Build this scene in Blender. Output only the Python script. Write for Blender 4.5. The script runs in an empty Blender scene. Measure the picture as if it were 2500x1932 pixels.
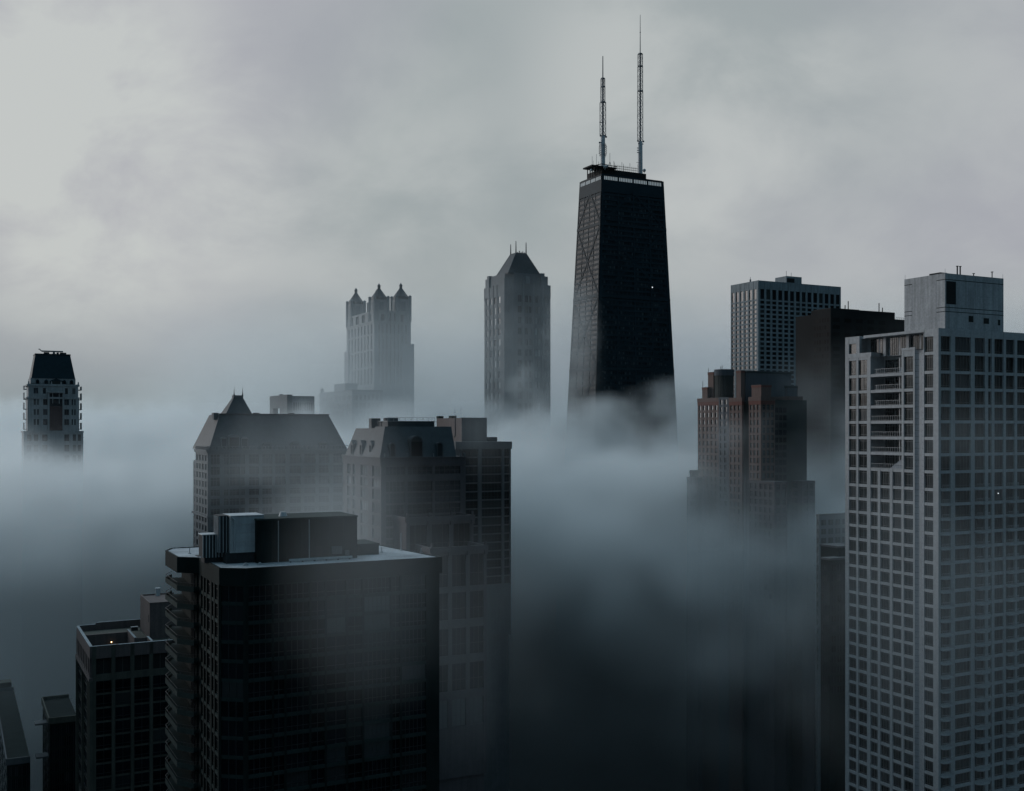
import bpy, math, random
from math import sin, cos, pi, radians
random.seed(7)
sc = bpy.context.scene
COL = sc.collection

# ------------------------------------------------------------------ camera, sky, sun, exposure
F, CU, HV, CZ = 2650.0, 1250.0, 1050.0, 173.0          # focal length, centre column, horizon row (photo pixels), eye height (m)
cam = bpy.data.cameras.new('camera'); camo = bpy.data.objects.new('camera', cam); COL.objects.link(camo)
camo.location = (0, 0, CZ); camo.rotation_euler = (pi/2, 0, 0)
cam.sensor_width = 36.0; cam.lens = 36.0*F/2500.0; cam.shift_y = (HV-966.0)/2500.0
cam.clip_start = 0.5; cam.clip_end = 60000
sc.camera = camo
sc.view_settings.view_transform = 'Standard'; sc.view_settings.look = 'None'
sc.view_settings.exposure = 0.0; sc.view_settings.gamma = 1.0
sc.cycles.volume_bounces = 1; sc.cycles.max_bounces = 6; sc.cycles.diffuse_bounces = 3
sc.cycles.glossy_bounces = 2; sc.cycles.use_denoising = True
sc.cycles.sample_clamp_indirect = 4.0

SUN_AZ, SUN_EL, GLOW_AZ = radians(-66), radians(10), radians(-15)             # measured from +Y (view axis), to the left
def nd(t, kind, **kw):
    n = t.nodes.new(kind)
    for k, v in kw.items():
        if k.startswith('i_'): n.inputs[k[2:].replace('_', ' ')].default_value = v
        else: setattr(n, k, v)
    return n
w = bpy.data.worlds.new('World'); sc.world = w; w.use_nodes = True
wt = w.node_tree; wl = wt.links; bg = wt.nodes['Background']
tc = nd(wt, 'ShaderNodeTexCoord')
def wmath(op, a, b=None, c=None):
    n = nd(wt, 'ShaderNodeMath', operation=op)
    for i, x in enumerate((a, b, c)):
        if x is None: continue
        if isinstance(x, (int, float)): n.inputs[i].default_value = x
        else: wl.new(x, n.inputs[i])
    return n.outputs[0]
def wmix(f, a, b, mode='MIX'):
    n = nd(wt, 'ShaderNodeMix', data_type='RGBA', blend_type=mode)
    for s, x in ((n.inputs[0], f), (n.inputs[6], a), (n.inputs[7], b)):
        if isinstance(x, (int, float, tuple)): s.default_value = x
        else: wl.new(x, s)
    return n.outputs[2]
sx = nd(wt, 'ShaderNodeSeparateXYZ'); wl.new(tc.outputs['Generated'], sx.inputs[0])
den = wmath('ADD', wmath('ABSOLUTE', sx.outputs[2]), 0.62)
cmb = nd(wt, 'ShaderNodeCombineXYZ')
wl.new(wmath('DIVIDE', sx.outputs[0], den), cmb.inputs[0]); wl.new(wmath('DIVIDE', sx.outputs[1], den), cmb.inputs[1])
mp = nd(wt, 'ShaderNodeMapping'); mp.inputs['Location'].default_value = (3.1, 0.4, 0.0); mp.inputs['Rotation'].default_value = (0, 0, radians(-18))
mp.inputs['Scale'].default_value = (1.5, 1.7, 1.0); wl.new(cmb.outputs[0], mp.inputs[0])
n1 = nd(wt, 'ShaderNodeTexNoise', i_Scale=1.15, i_Detail=5.0, i_Roughness=0.5, i_Distortion=0.25); wl.new(mp.outputs[0], n1.inputs['Vector'])
n2 = nd(wt, 'ShaderNodeTexNoise', i_Scale=0.75, i_Detail=2.0, i_Roughness=0.5); wl.new(mp.outputs[0], n2.inputs['Vector'])
r1 = nd(wt, 'ShaderNodeMapRange', interpolation_type='SMOOTHSTEP'); wl.new(n1.outputs[0], r1.inputs[0])
r1.inputs[1].default_value = 0.34; r1.inputs[2].default_value = 0.70
r2 = nd(wt, 'ShaderNodeMapRange'); wl.new(n2.outputs[0], r2.inputs[0]); r2.inputs[1].default_value = 0.4; r2.inputs[2].default_value = 0.6
hue = wmix(r2.outputs[0], (0.335, 0.38, 0.395, 1), (0.39, 0.392, 0.45, 1))
# two places where the overcast is thin
thin = None
nrm = nd(wt, 'ShaderNodeVectorMath', operation='NORMALIZE'); wl.new(tc.outputs['Generated'], nrm.inputs[0])
for d, wide, k in (((-0.35, 0.9, 0.232), 0.980, 0.85), ((0.15, 0.95, 0.285), 0.984, 0.5), ((-0.14, 0.96, 0.225), 0.985, 0.32), ((-0.41, 0.9, 0.31), 0.992, 0.22), ((0.40, 0.9, 0.24), 0.975, 0.22)):
    dt = nd(wt, 'ShaderNodeVectorMath', operation='DOT_PRODUCT'); wl.new(nrm.outputs[0], dt.inputs[0]); l = math.sqrt(sum(c*c for c in d)); dt.inputs[1].default_value = [c/l for c in d]
    st = nd(wt, 'ShaderNodeMapRange', interpolation_type='SMOOTHSTEP'); wl.new(dt.outputs['Value'], st.inputs[0]); st.inputs[1].default_value = wide; st.inputs[2].default_value = 1.0; st.inputs[4].default_value = k
    thin = st.outputs[0] if thin is None else wmath('ADD', thin, st.outputs[0])
n3 = nd(wt, 'ShaderNodeTexNoise', i_Scale=3.2, i_Detail=6.0, i_Roughness=0.55, i_Distortion=0.25); wl.new(mp.outputs[0], n3.inputs['Vector'])
r3 = nd(wt, 'ShaderNodeMapRange', interpolation_type='SMOOTHSTEP'); wl.new(n3.outputs[0], r3.inputs[0]); r3.inputs[1].default_value = 0.3; r3.inputs[2].default_value = 0.66
light = wmath('ADD', wmath('MULTIPLY', wmath('ADD', r1.outputs[0], r3.outputs[0]), 0.19), wmath('MULTIPLY', thin, wmath('ADD', wmath('MULTIPLY', r3.outputs[0], 0.9), 0.25)))
lc_ = nd(wt, 'ShaderNodeClamp'); wl.new(light, lc_.inputs[0])
cloud = wmix(lc_.outputs[0], hue, (0.565, 0.59, 0.585, 1))
low = nd(wt, 'ShaderNodeMapRange', interpolation_type='SMOOTHSTEP'); wl.new(sx.outputs[2], low.inputs[0]); low.inputs[1].default_value = -0.02; low.inputs[2].default_value = 0.15
cloud = wmix(low.outputs[0], wmix(1.0, cloud, (0.68, 0.76, 0.78, 1), 'MULTIPLY'), cloud)       # murkier near the horizon
# unseen sky shaped for the lighting: boosted high up, dimmed behind the viewer
dirx = wmath('ADD', wmath('MULTIPLY', sx.outputs[0], sin(GLOW_AZ)), wmath('MULTIPLY', sx.outputs[1], cos(GLOW_AZ)))
grad = nd(wt, 'ShaderNodeMapRange', interpolation_type='SMOOTHSTEP'); wl.new(dirx, grad.inputs[0])
grad.inputs[1].default_value = 0.02; grad.inputs[2].default_value = 0.74; grad.inputs[3].default_value = 0.0; grad.inputs[4].default_value = 1.0
back = wmix(1.0, cloud, (0.11, 0.18, 0.22, 1), 'MULTIPLY')
g01 = nd(wt, 'ShaderNodeMapRange'); wl.new(grad.outputs[0], g01.inputs[0])
zen = nd(wt, 'ShaderNodeMapRange', interpolation_type='SMOOTHSTEP'); wl.new(sx.outputs[2], zen.inputs[0])   # high sky above the view boosted to brighten the fog
zen.inputs[1].default_value = 0.36; zen.inputs[2].default_value = 0.75; zen.inputs[3].default_value = 0.0; zen.inputs[4].default_value = 1.0
ctint = wmix(1.0, wmix(g01.outputs[0], back, cloud), (4.1, 4.5, 4.7, 1), 'MULTIPLY')
cg_ = wmix(zen.outputs[0], wmix(g01.outputs[0], back, cloud), ctint)
sky = nd(wt, 'ShaderNodeTexSky', sky_type='NISHITA', sun_disc=False)
sky.sun_elevation = SUN_EL; sky.sun_rotation = SUN_AZ; sky.air_density = 1.5; sky.dust_density = 4.0
skv = nd(wt, 'ShaderNodeVectorMath', operation='SCALE'); wl.new(sky.outputs[0], skv.inputs[0]); skv.inputs['Scale'].default_value = 0.06
wl.new(wmix(0.94, skv.outputs[0], cg_), bg.inputs[0]); bg.inputs[1].default_value = 1.0
sl = bpy.data.lights.new('sun', 'SUN'); sl.energy = 1.3; sl.angle = radians(20); sl.color = (1.0, 0.96, 0.955)
so = bpy.data.objects.new('sun', sl); COL.objects.link(so)
so.rotation_euler = (pi/2-SUN_EL, 0, pi-SUN_AZ)

# ------------------------------------------------------------------ materials
def material(name, col, rough=0.85, var=0.25, scale=0.35, streak=0.0, spec=0.3, metal=0.0, grooves=None, emit=0.0, fine=0.12):
    m = bpy.data.materials.new(name); m.use_nodes = True; t = m.node_tree; L = t.links
    p = t.nodes['Principled BSDF']; p.inputs['Roughness'].default_value = rough; p.inputs['Metallic'].default_value = metal
    p.inputs['Specular IOR Level'].default_value = spec
    c = nd(t, 'ShaderNodeTexCoord')
    a = nd(t, 'ShaderNodeTexNoise', i_Scale=scale, i_Detail=6.0, i_Roughness=0.65); L.new(c.outputs['Object'], a.inputs['Vector'])
    ra = nd(t, 'ShaderNodeMapRange'); L.new(a.outputs[0], ra.inputs[0])
    ra.inputs[1].default_value = 0.3; ra.inputs[2].default_value = 0.7; ra.inputs[3].default_value = 1-var; ra.inputs[4].default_value = 1+var*0.6
    val = ra.outputs[0]
    def mul(x, y):
        n = nd(t, 'ShaderNodeMath', operation='MULTIPLY'); L.new(x, n.inputs[0]); L.new(y, n.inputs[1]); return n.outputs[0]
    b = nd(t, 'ShaderNodeTexNoise', i_Scale=scale*14, i_Detail=3.0); L.new(c.outputs['Object'], b.inputs['Vector'])
    rb = nd(t, 'ShaderNodeMapRange'); L.new(b.outputs[0], rb.inputs[0])
    rb.inputs[1].default_value = 0.3; rb.inputs[2].default_value = 0.7; rb.inputs[3].default_value = 1-fine; rb.inputs[4].default_value = 1+fine
    val = mul(val, rb.outputs[0])
    if streak:
        mpn = nd(t, 'ShaderNodeMapping'); mpn.inputs['Scale'].default_value = (1.3, 1.3, 0.07); L.new(c.outputs['Object'], mpn.inputs[0])
        s = nd(t, 'ShaderNodeTexNoise', i_Scale=1.0, i_Detail=4.0, i_Roughness=0.7); L.new(mpn.outputs[0], s.inputs['Vector'])
        rs = nd(t, 'ShaderNodeMapRange'); L.new(s.outputs[0], rs.inputs[0])
        rs.inputs[1].default_value = 0.38; rs.inputs[2].default_value = 0.62; rs.inputs[3].default_value = 1.0; rs.inputs[4].default_value = 1-streak
        val = mul(val, rs.outputs[0])
    if grooves:
        sp = nd(t, 'ShaderNodeSeparateXYZ'); L.new(c.outputs['Object'], sp.inputs[0])
        g = nd(t, 'ShaderNodeMath', operation='DIVIDE'); L.new(sp.outputs[2], g.inputs[0]); g.inputs[1].default_value = grooves
        fr = nd(t, 'ShaderNodeMath', operation='FRACT'); L.new(g.outputs[0], fr.inputs[0])
        lt = nd(t, 'ShaderNodeMapRange'); L.new(fr.outputs[0], lt.inputs[0]); lt.inputs[1].default_value = 0.10; lt.inputs[2].default_value = 0.13
        lt.inputs[3].default_value = 0.6; lt.inputs[4].default_value = 1.0
        val = mul(val, lt.outputs[0])
    v = nd(t, 'ShaderNodeVectorMath', operation='SCALE'); v.inputs[0].default_value = col[:3]; L.new(val, v.inputs['Scale'])
    L.new(v.outputs[0], p.inputs['Base Color'])
    if emit:
        p.inputs['Emission Color'].default_value = (*col[:3], 1); p.inputs['Emission Strength'].default_value = emit
    return m

def glass(name, col, blind=0.0, blindcol=(0.25, 0.25, 0.24), rough=0.12, ior=1.35):
    """dark window glass; a share of the panes has pale blinds drawn behind it"""
    m = bpy.data.materials.new(name); m.use_nodes = True; t = m.node_tree; L = t.links
    p = t.nodes['Principled BSDF']; p.inputs['Roughness'].default_value = rough; p.inputs['IOR'].default_value = ior
    g = nd(t, 'ShaderNodeNewGeometry'); o = nd(t, 'ShaderNodeObjectInfo')
    a = nd(t, 'ShaderNodeMath', operation='ADD'); L.new(g.outputs['Random Per Island'], a.inputs[0]); L.new(o.outputs['Random'], a.inputs[1])
    f = nd(t, 'ShaderNodeMath', operation='FRACT'); L.new(a.outputs[0], f.inputs[0])
    k = nd(t, 'ShaderNodeMapRange'); L.new(f.outputs[0], k.inputs[0]); k.inputs[1].default_value = 1-blind-1e-4; k.inputs[2].default_value = 1.0
    k.inputs[3].default_value = 0.0; k.inputs[4].default_value = 1.0
    m2 = nd(t, 'ShaderNodeMath', operation='MULTIPLY'); L.new(f.outputs[0], m2.inputs[0]); m2.inputs[1].default_value = 7.31
    f2 = nd(t, 'ShaderNodeMath', operation='FRACT'); L.new(m2.outputs[0], f2.inputs[0])
    k2 = nd(t, 'ShaderNodeMapRange'); L.new(f2.outputs[0], k2.inputs[0]); k2.inputs[3].default_value = 0.5; k2.inputs[4].default_value = 1.6
    v = nd(t, 'ShaderNodeVectorMath', operation='SCALE'); v.inputs[0].default_value = col; L.new(k2.outputs[0], v.inputs['Scale'])
    mx = nd(t, 'ShaderNodeMix', data_type='RGBA'); L.new(k.outputs[0], mx.inputs[0]); L.new(v.outputs[0], mx.inputs[6]); mx.inputs[7].default_value = (*blindcol, 1)
    L.new(mx.outputs[2], p.inputs['Base Color'])
    tx = nd(t, 'ShaderNodeTexCoord'); nz = nd(t, 'ShaderNodeTexNoise', i_Scale=0.6, i_Detail=1.0); L.new(tx.outputs['Object'], nz.inputs['Vector'])
    bp = nd(t, 'ShaderNodeBump', i_Strength=0.03, i_Distance=0.2); L.new(nz.outputs[0], bp.inputs['Height']); L.new(bp.outputs[0], p.inputs['Normal'])
    return m

M = dict(
    white=material('pale_concrete', (0.31, 0.325, 0.34), 0.8, 0.10, 0.12, 0.14),
    whitejoint=material('panelled_concrete', (0.33, 0.345, 0.36), 0.8, 0.18, 0.18, 0.28),
    groovegrey=material('ribbed_concrete', (0.22, 0.24, 0.265), 0.8, 0.08, 0.2, 0.0, grooves=1.2),
    rail=material('painted_rail', (0.30, 0.31, 0.32), 0.5, 0.05),
    frame=material('window_frame_metal', (0.075, 0.082, 0.088), 0.5, 0.06),
    darkrail=material('dark_rail', (0.02, 0.025, 0.027), 0.5, 0.05),
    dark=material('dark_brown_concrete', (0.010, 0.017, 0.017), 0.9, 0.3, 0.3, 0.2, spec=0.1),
    darkslab=material('dark_slab_edge', (0.022, 0.034, 0.033), 0.9, 0.25, 0.5, 0.0, spec=0.1),
    roofgravel=material('pale_roof_gravel', (0.30, 0.32, 0.34), 0.95, 0.45, 0.25, 0.0, fine=0.25),
    roofdark=material('dark_roof_felt', (0.030, 0.033, 0.036), 0.95, 0.3, 0.4),
    galv=material('galvanised_metal', (0.36, 0.39, 0.41), 0.6, 0.25, 0.6, 0.2, metal=0.0),
    tan=material('tan_concrete', (0.066, 0.068, 0.058), 0.9, 0.2, 0.3, 0.25),
    pinkwall=material('pinkish_render', (0.105, 0.086, 0.084), 0.9, 0.15, 0.3, 0.2),
    lime=material('pale_limestone', (0.135, 0.143, 0.150), 0.9, 0.12, 0.3, 0.15),
    ashlar=material('pale_ashlar', (0.27, 0.285, 0.295), 0.85, 0.18, 0.25, 0.25),
    slate=material('slate_roof', (0.045, 0.055, 0.062), 0.7, 0.25, 0.5, 0.1),
    mauve=material('mauve_stone', (0.078, 0.072, 0.077), 0.9, 0.15, 0.3, 0.15),
    greyslab=material('grey_concrete', (0.085, 0.09, 0.095), 0.9, 0.15, 0.3, 0.15),
    black=material('black_anodised_metal', (0.011, 0.024, 0.032), 0.6, 0.2, 0.05, 0.0, spec=0.12),
    blackmat=material('black_roof_steel', (0.010, 0.012, 0.013), 0.8, 0.2, 0.2),
    glowing=material('added_glow_louvre', (0.45, 0.50, 0.52), 0.6, 0.15, 0.3, emit=0.30),  # pale louvre panels, emission added to lift their brightness
    mastwhite=material('white_mast_paint', (0.45, 0.47, 0.49), 0.6, 0.12, 0.3),
    maststeel=material('grey_mast_steel', (0.12, 0.14, 0.155), 0.6, 0.15, 0.5),
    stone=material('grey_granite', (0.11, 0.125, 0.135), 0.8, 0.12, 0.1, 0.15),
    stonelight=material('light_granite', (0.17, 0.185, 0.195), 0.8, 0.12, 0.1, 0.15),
    marble=material('weathered_marble', (0.20, 0.235, 0.255), 0.8, 0.16, 0.10, 0.30),
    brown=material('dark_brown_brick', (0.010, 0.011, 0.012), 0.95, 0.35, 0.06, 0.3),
    rose=material('rose_precast', (0.112, 0.078, 0.070), 0.9, 0.12, 0.2, 0.15),
    red=material('red_granite_band', (0.110, 0.046, 0.037), 0.85, 0.12, 0.2, 0.1),
    bluegrey=material('bluish_precast', (0.065, 0.075, 0.088), 0.9, 0.12, 0.2, 0.15),
    copper=material('dark_green_louvre', (0.018, 0.026, 0.026), 0.7, 0.2, 0.2),
    asphalt=material('asphalt', (0.012, 0.015, 0.018), 0.95, 0.3, 0.02),
    g_white=glass('tower_glass', (0.007, 0.010, 0.010), 0.24, (0.045, 0.05, 0.054), ior=1.18),
    g_dark=glass('dark_glass', (0.004, 0.006, 0.009), 0.16, (0.03, 0.034, 0.035), ior=1.2),
    g_curtain=glass('curtained_glass', (0.02, 0.025, 0.027), 0.45, (0.075, 0.085, 0.09), ior=1.25),
    g_mid=glass('mid_glass', (0.018, 0.022, 0.028), 0.15, (0.12, 0.12, 0.12)),
    g_pale=glass('pale_painted_reflection', (0.16, 0.165, 0.17), 0.4, (0.42, 0.44, 0.45), ior=1.6),  # bright reflection painted into the pane colour
    g_black=glass('smoked_glass', (0.010, 0.017, 0.022), 0.35, (0.045, 0.06, 0.068), ior=1.2, rough=0.4),
    hole=material('louvre_opening', (0.012, 0.013, 0.014), 0.9, 0.1),
)
lampm = bpy.data.materials.new('warm_bulb'); lampm.use_nodes = True
_p = lampm.node_tree.nodes['Principled BSDF']; _p.inputs['Emission Color'].default_value = (1.0, 0.62, 0.25, 1); _p.inputs['Emission Strength'].default_value = 9.0
M['bulb'] = lampm
lamp2 = lampm.copy(); lamp2.name = 'cool_bulb'; _p = lamp2.node_tree.nodes['Principled BSDF']; _p.inputs['Emission Color'].default_value = (0.9, 0.95, 1.0, 1); _p.inputs['Emission Strength'].default_value = 1.2
M['cool_bulb'] = lamp2

# ------------------------------------------------------------------ mesh building
class MB:
    def __init__(s): s.v, s.f, s.m = [], [], []
    def add(s, vs, fs, m=0):
        o = len(s.v); s.v += [tuple(p) for p in vs]
        for f in fs: s.f.append(tuple(i+o for i in f)); s.m.append(m)
    BOX = ((0, 3, 2, 1), (4, 5, 6, 7), (0, 1, 5, 4), (1, 2, 6, 5), (2, 3, 7, 6), (3, 0, 4, 7))
    def box(s, x0, x1, y0, y1, z0, z1, m=0):
        s.add([(x0, y0, z0), (x1, y0, z0), (x1, y1, z0), (x0, y1, z0), (x0, y0, z1), (x1, y0, z1), (x1, y1, z1), (x0, y1, z1)], s.BOX, m)
    def prism(s, poly, z0, z1, m=0, top=None, cap=True):
        n = len(poly); tp = top or poly
        s.add([(x, y, z0) for x, y in poly] + [(x, y, z1) for x, y in tp],
              [(i, (i+1) % n, n+(i+1) % n, n+i) for i in range(n)] + ([tuple(range(n-1, -1, -1)), tuple(range(n, 2*n))] if cap else []), m)
    def cyl(s, x, y, r, z0, z1, n=14, m=0, r1=None):
        r1 = r if r1 is None else r1
        s.prism([(x+r*cos(2*pi*i/n), y+r*sin(2*pi*i/n)) for i in range(n)], z0, z1, m, [(x+r1*cos(2*pi*i/n), y+r1*sin(2*pi*i/n)) for i in range(n)])
    def bar(s, p, q, r, m=0, n=4):
        d = [b-a for a, b in zip(p, q)]; l = math.sqrt(sum(c*c for c in d)) or 1e-6; d = [c/l for c in d]
        a = (1, 0, 0) if abs(d[0]) < 0.8 else (0, 1, 0)
        u = (d[1]*a[2]-d[2]*a[1], d[2]*a[0]-d[0]*a[2], d[0]*a[1]-d[1]*a[0]); lu = math.sqrt(sum(c*c for c in u)) or 1.0; u = [c/lu for c in u]
        v = (d[1]*u[2]-d[2]*u[1], d[2]*u[0]-d[0]*u[2], d[0]*u[1]-d[1]*u[0])
        ring = [[r*(cos(2*pi*(i+.5)/n)*u[k]+sin(2*pi*(i+.5)/n)*v[k]) for k in range(3)] for i in range(n)]
        s.add([[p[k]+g[k] for k in range(3)] for g in ring] + [[q[k]+g[k] for k in range(3)] for g in ring],
              [(i, (i+1) % n, n+(i+1) % n, n+i) for i in range(n)] + [tuple(range(n-1, -1, -1)), tuple(range(n, 2*n))], m)
    def ball(s, x, y, z, r, m=0, n=10):
        k = n//2; vs = [(x, y, z-r)]
        for j in range(1, k):
            for i in range(n):
                t, f = pi*j/k-pi/2, 2*pi*i/n; vs.append((x+r*cos(t)*cos(f), y+r*cos(t)*sin(f), z+r*sin(t)))
        vs.append((x, y, z+r)); fs = [(0, 1+(i+1) % n, 1+i) for i in range(n)]
        for j in range(k-2):
            for i in range(n): a = 1+j*n; fs.append((a+i, a+(i+1) % n, a+n+(i+1) % n, a+n+i))
        a = 1+(k-2)*n; fs += [(a+i, a+(i+1) % n, len(vs)-1) for i in range(n)]
        s.add(vs, fs, m)
    def join(s, o):
        k = len(s.v); s.v += o.v; s.f += [tuple(i+k for i in f) for f in o.f]; s.m += o.m
    def build(s, name, mats, parent=None):
        me = bpy.data.meshes.new(name); me.from_pydata(s.v, [], s.f); me.update()
        for x in (mats if isinstance(mats, (list, tuple)) else [mats]): me.materials.append(x if not isinstance(x, str) else M[x])
        if any(s.m): me.polygons.foreach_set('material_index', s.m)
        o = bpy.data.objects.new(name, me); COL.objects.link(o)
        if parent is not None: o.parent = parent
        return o

ANG = radians(27.3); ERX, ERY, ELX, ELY = cos(ANG), sin(ANG), -sin(ANG), cos(ANG)   # the street grid: along the right-hand fronts, along the left-hand fronts

def tag(o, label=None, cat=None, group=None, kind=None):
    for k, v in (('label', label), ('category', cat), ('group', group), ('kind', kind)):
        if v: o[k] = v
    return o

class Building:
    """local frame: origin at the near corner on the ground, x along the right-hand front, y along the left-hand front"""
    def __init__(s, name, label, cat, u, Y, group='towers standing in the fog', zsee=0.0):
        s.Y, s.X = Y, (u-CU)*Y/F; s.zsee = zsee
        s.o = bpy.data.objects.new(name, None); COL.objects.link(s.o); s.o.location = (s.X, Y, 0); s.o.rotation_euler = (0, 0, ANG)
        s.o.empty_display_size = 5
        tag(s.o, label, cat, group); s.items = {}
    def world(s, x, y): return s.X+x*ERX+y*ELX, s.Y+x*ERY+y*ELY
    def dep(s, x=0, y=0): return s.Y+x*ERY+y*ELY
    def r(s, u, y=0.0, x=0.0):                       # distance along the right-hand front at which column u is reached
        X, Y = s.world(x, y); k = (u-CU)/F; return x+(k*Y-X)/(ERX-k*ERY)
    def l(s, u, x=0.0, y=0.0):
        X, Y = s.world(x, y); k = (u-CU)/F; return y+(k*Y-X)/(ELX-k*ELY)
    def z(s, v, x=0.0, y=0.0): return CZ+(HV-v)*s.dep(x, y)/F
    def loc(s, u, v, z):                             # local point on the level z seen at (u, v)
        Y = (CZ-z)*F/(v-HV); X = (u-CU)*Y/F; dx, dy = X-s.X, Y-s.Y
        return dx*ERX+dy*ERY, dx*ELX+dy*ELY
    def part(s, name, mb, mats, parent=None): return mb.build(name, mats, parent or s.o)
    def item(s, kind, mb, mats, sub=()): s.items.setdefault(kind, []).append((mb, mats, sub))
    def score(s, mb):
        us, vs, zs = [], [], []
        for x, y, z in mb.v:
            X, Y = s.world(x, y)
            if Y < 1: return 0
            us.append(CU+F*X/Y); vs.append(HV-F*(z-CZ)/Y); zs.append(z)
        a = max(0, min(2500, max(us))-max(0, min(us)))*max(0, min(1932, max(vs))-max(0, min(vs)))
        return a if min(zs) >= s.zsee else a*1e-4
    def done(s, most=100):
        for kind, its in s.items.items():
            its.sort(key=lambda t: -s.score(t[0]))
            for mb, mats, sub in its[:most]:
                o = mb.build(kind, mats, s.o)
                for nm, sm, smat in sub: sm.build(nm, smat, o)
            rest = its[most:]
            if rest:
                big = MB()
                for mb, _, _ in rest: big.join(mb)
                o = big.build(kind, rest[0][1], s.o); o['kind'] = 'stuff'
                for i, (nm, _, smat) in enumerate(rest[0][2]):
                    g = MB()
                    for _, _, sub in rest:
                        if len(sub) > i: g.join(sub[i][1])
                    c = g.build(nm, smat, o); c['kind'] = 'stuff'
        s.items = {}

class Face:
    """a wall plane: a runs along it, z up, d outward"""
    def __init__(s, ox, oy, hx, hy, nx, ny): s.c = (ox, oy, hx, hy, nx, ny)
    def at(s, a, z, d): ox, oy, hx, hy, nx, ny = s.c; return (ox+hx*a+nx*d, oy+hy*a+ny*d, z)
    def box(s, mb, a0, a1, z0, z1, d0, d1, m=0):
        mb.add([s.at(a0, z0, d0), s.at(a1, z0, d0), s.at(a1, z0, d1), s.at(a0, z0, d1), s.at(a0, z1, d0), s.at(a1, z1, d0), s.at(a1, z1, d1), s.at(a0, z1, d1)],
               ((0, 1, 2, 3), (4, 7, 6, 5), (0, 4, 5, 1), (1, 5, 6, 2), (2, 6, 7, 3), (3, 7, 4, 0)), m)
    def quad(s, mb, a0, a1, z0, z1, d, m=0):
        mb.add([s.at(a0, z0, d), s.at(a1, z0, d), s.at(a1, z1, d), s.at(a0, z1, d)], ((0, 1, 2, 3),), m)
def RF(y=0.0, x=0.0): return Face(x, y, 1, 0, 0, -1)
def LF(x=0.0, y=0.0): return Face(x, y, 0, 1, -1, 0)
class Taper:
    """a leaning wall: a runs 0..1 between two edges that converge upward"""
    def __init__(s, p0, p1, q0, q1, z0, z1, nx, ny): s.c = (p0, p1, q0, q1, z0, z1, nx, ny)
    def at(s, a, z, d):
        p0, p1, q0, q1, z0, z1, nx, ny = s.c; t = (z-z0)/(z1-z0)
        e0 = [p0[i]+(q0[i]-p0[i])*t for i in (0, 1)]; e1 = [p1[i]+(q1[i]-p1[i])*t for i in (0, 1)]
        return (e0[0]+(e1[0]-e0[0])*a+nx*d, e0[1]+(e1[1]-e0[1])*a+ny*d, z)
    box = Face.box; quad = Face.quad

def window(f, a0, a1, z0, z1, d, nv=1, nh=(), t=0.06, bar=0.09, sub=False):
    """pane at depth d with mullions standing 6 cm proud of it"""
    p = MB(); f.quad(p, a0+0.01, a1-0.01, z0+0.01, z1-0.01, d, 0)
    q = MB() if sub else p; mi = 0 if sub else 1
    for i in range(1, nv+1):
        a = a0+(a1-a0)*i/(nv+1); f.box(q, a-bar*t, a+bar*t, z0+0.01, z1-0.01, d-0.02, d+0.07, mi) if False else f.box(q, a-bar/2, a+bar/2, z0+0.012, z1-0.012, d-0.02, d+0.07, mi)
    for h in nh:
        zc = z0+(z1-z0)*h; f.box(q, a0+0.012, a1-0.012, zc-bar/2, zc+bar/2, d-0.02, d+0.06, mi)
    return p, q

def facade(b, f, mb, A0, A1, Z0, Z1, cols, rows, depth=0.4, pm=0, sm=None, rec=0.05, win=None, gm=('g_mid', 'frame'), nv=1, nh=(), sub=False, kind='window', skip=None, bar=0.09):
    """piers and spandrels that stand in front of a core; the panes lie between them, each an item of its own"""
    sm = pm if sm is None else sm; e = -depth-0.3
    cs = sorted(cols); prev = A0
    for a0, a1 in cs+[(A1, None)]:
        if a0-prev > 0.01: f.box(mb, prev, a0, Z0, Z1, e, 0, pm)
        if a1 is None: break
        prev = a1
    rs = sorted(rows)
    for a0, a1 in cs:
        pz = Z0
        for z0, z1 in rs+[(Z1, None)]:
            if z0-pz > 0.01: f.box(mb, a0, a1, pz, z0, e, -rec, sm)
            if z1 is None: break
            pz = z1
    for ci, (a0, a1) in enumerate(cs):
        for ri, (z0, z1) in enumerate(rs):
            if skip and skip(ci, ri): continue
            g = gm(ci, ri) if callable(gm) else gm
            n = nv(ci) if callable(nv) else nv
            p, q = window(f, a0, a1, z0, z1, -depth+0.05, n, nh, sub=sub, bar=bar)
            if sub: b.item(kind, p, [g[0]], [('frame', q, [g[1]])])
            else: b.item(kind if isinstance(kind, str) else kind(ci, ri), p, list(g))

def bays(A0, A1, n, wf, off=0.5):
    s = (A1-A0)/n; return [(A0+s*(i+off)-s*wf/2, A0+s*(i+off)+s*wf/2) for i in range(n)]
def floors(ztop, zbot, pitch, h):
    """window heights from the top down"""
    out = []; z = ztop
    while z-h > zbot: out.append((z-h, z)); z -= pitch
    return out
def railing(f, a0, a1, z0, h, d0, d1, posts=6, r=0.03, m=0):
    q = MB()
    def run(p0, p1, n):
        q.bar(p0+(z0+h,), p1+(z0+h,), r*1.3, m)
        q.bar(p0+(z0+0.12,), p1+(z0+0.12,), r, m)
        for i in range(n+1):
            x = p0[0]+(p1[0]-p0[0])*i/n; y = p0[1]+(p1[1]-p0[1])*i/n; q.bar((x, y, z0), (x, y, z0+h), r, m)
    g = lambda a, d: f.at(a, 0, d)[:2]
    run(g(a0, d1), g(a1, d1), posts); run(g(a0, d0), g(a0, d1), 2); run(g(a1, d0), g(a1, d1), 2)
    return q

# ------------------------------------------------------------------ ground
g = MB(); g.add([(-20000, -20000, 0), (20000, -20000, 0), (20000, 20000, 0), (-20000, 20000, 0)], ((0, 1, 2, 3),))
tag(g.build('ground', 'asphalt'), kind='structure')

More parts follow.
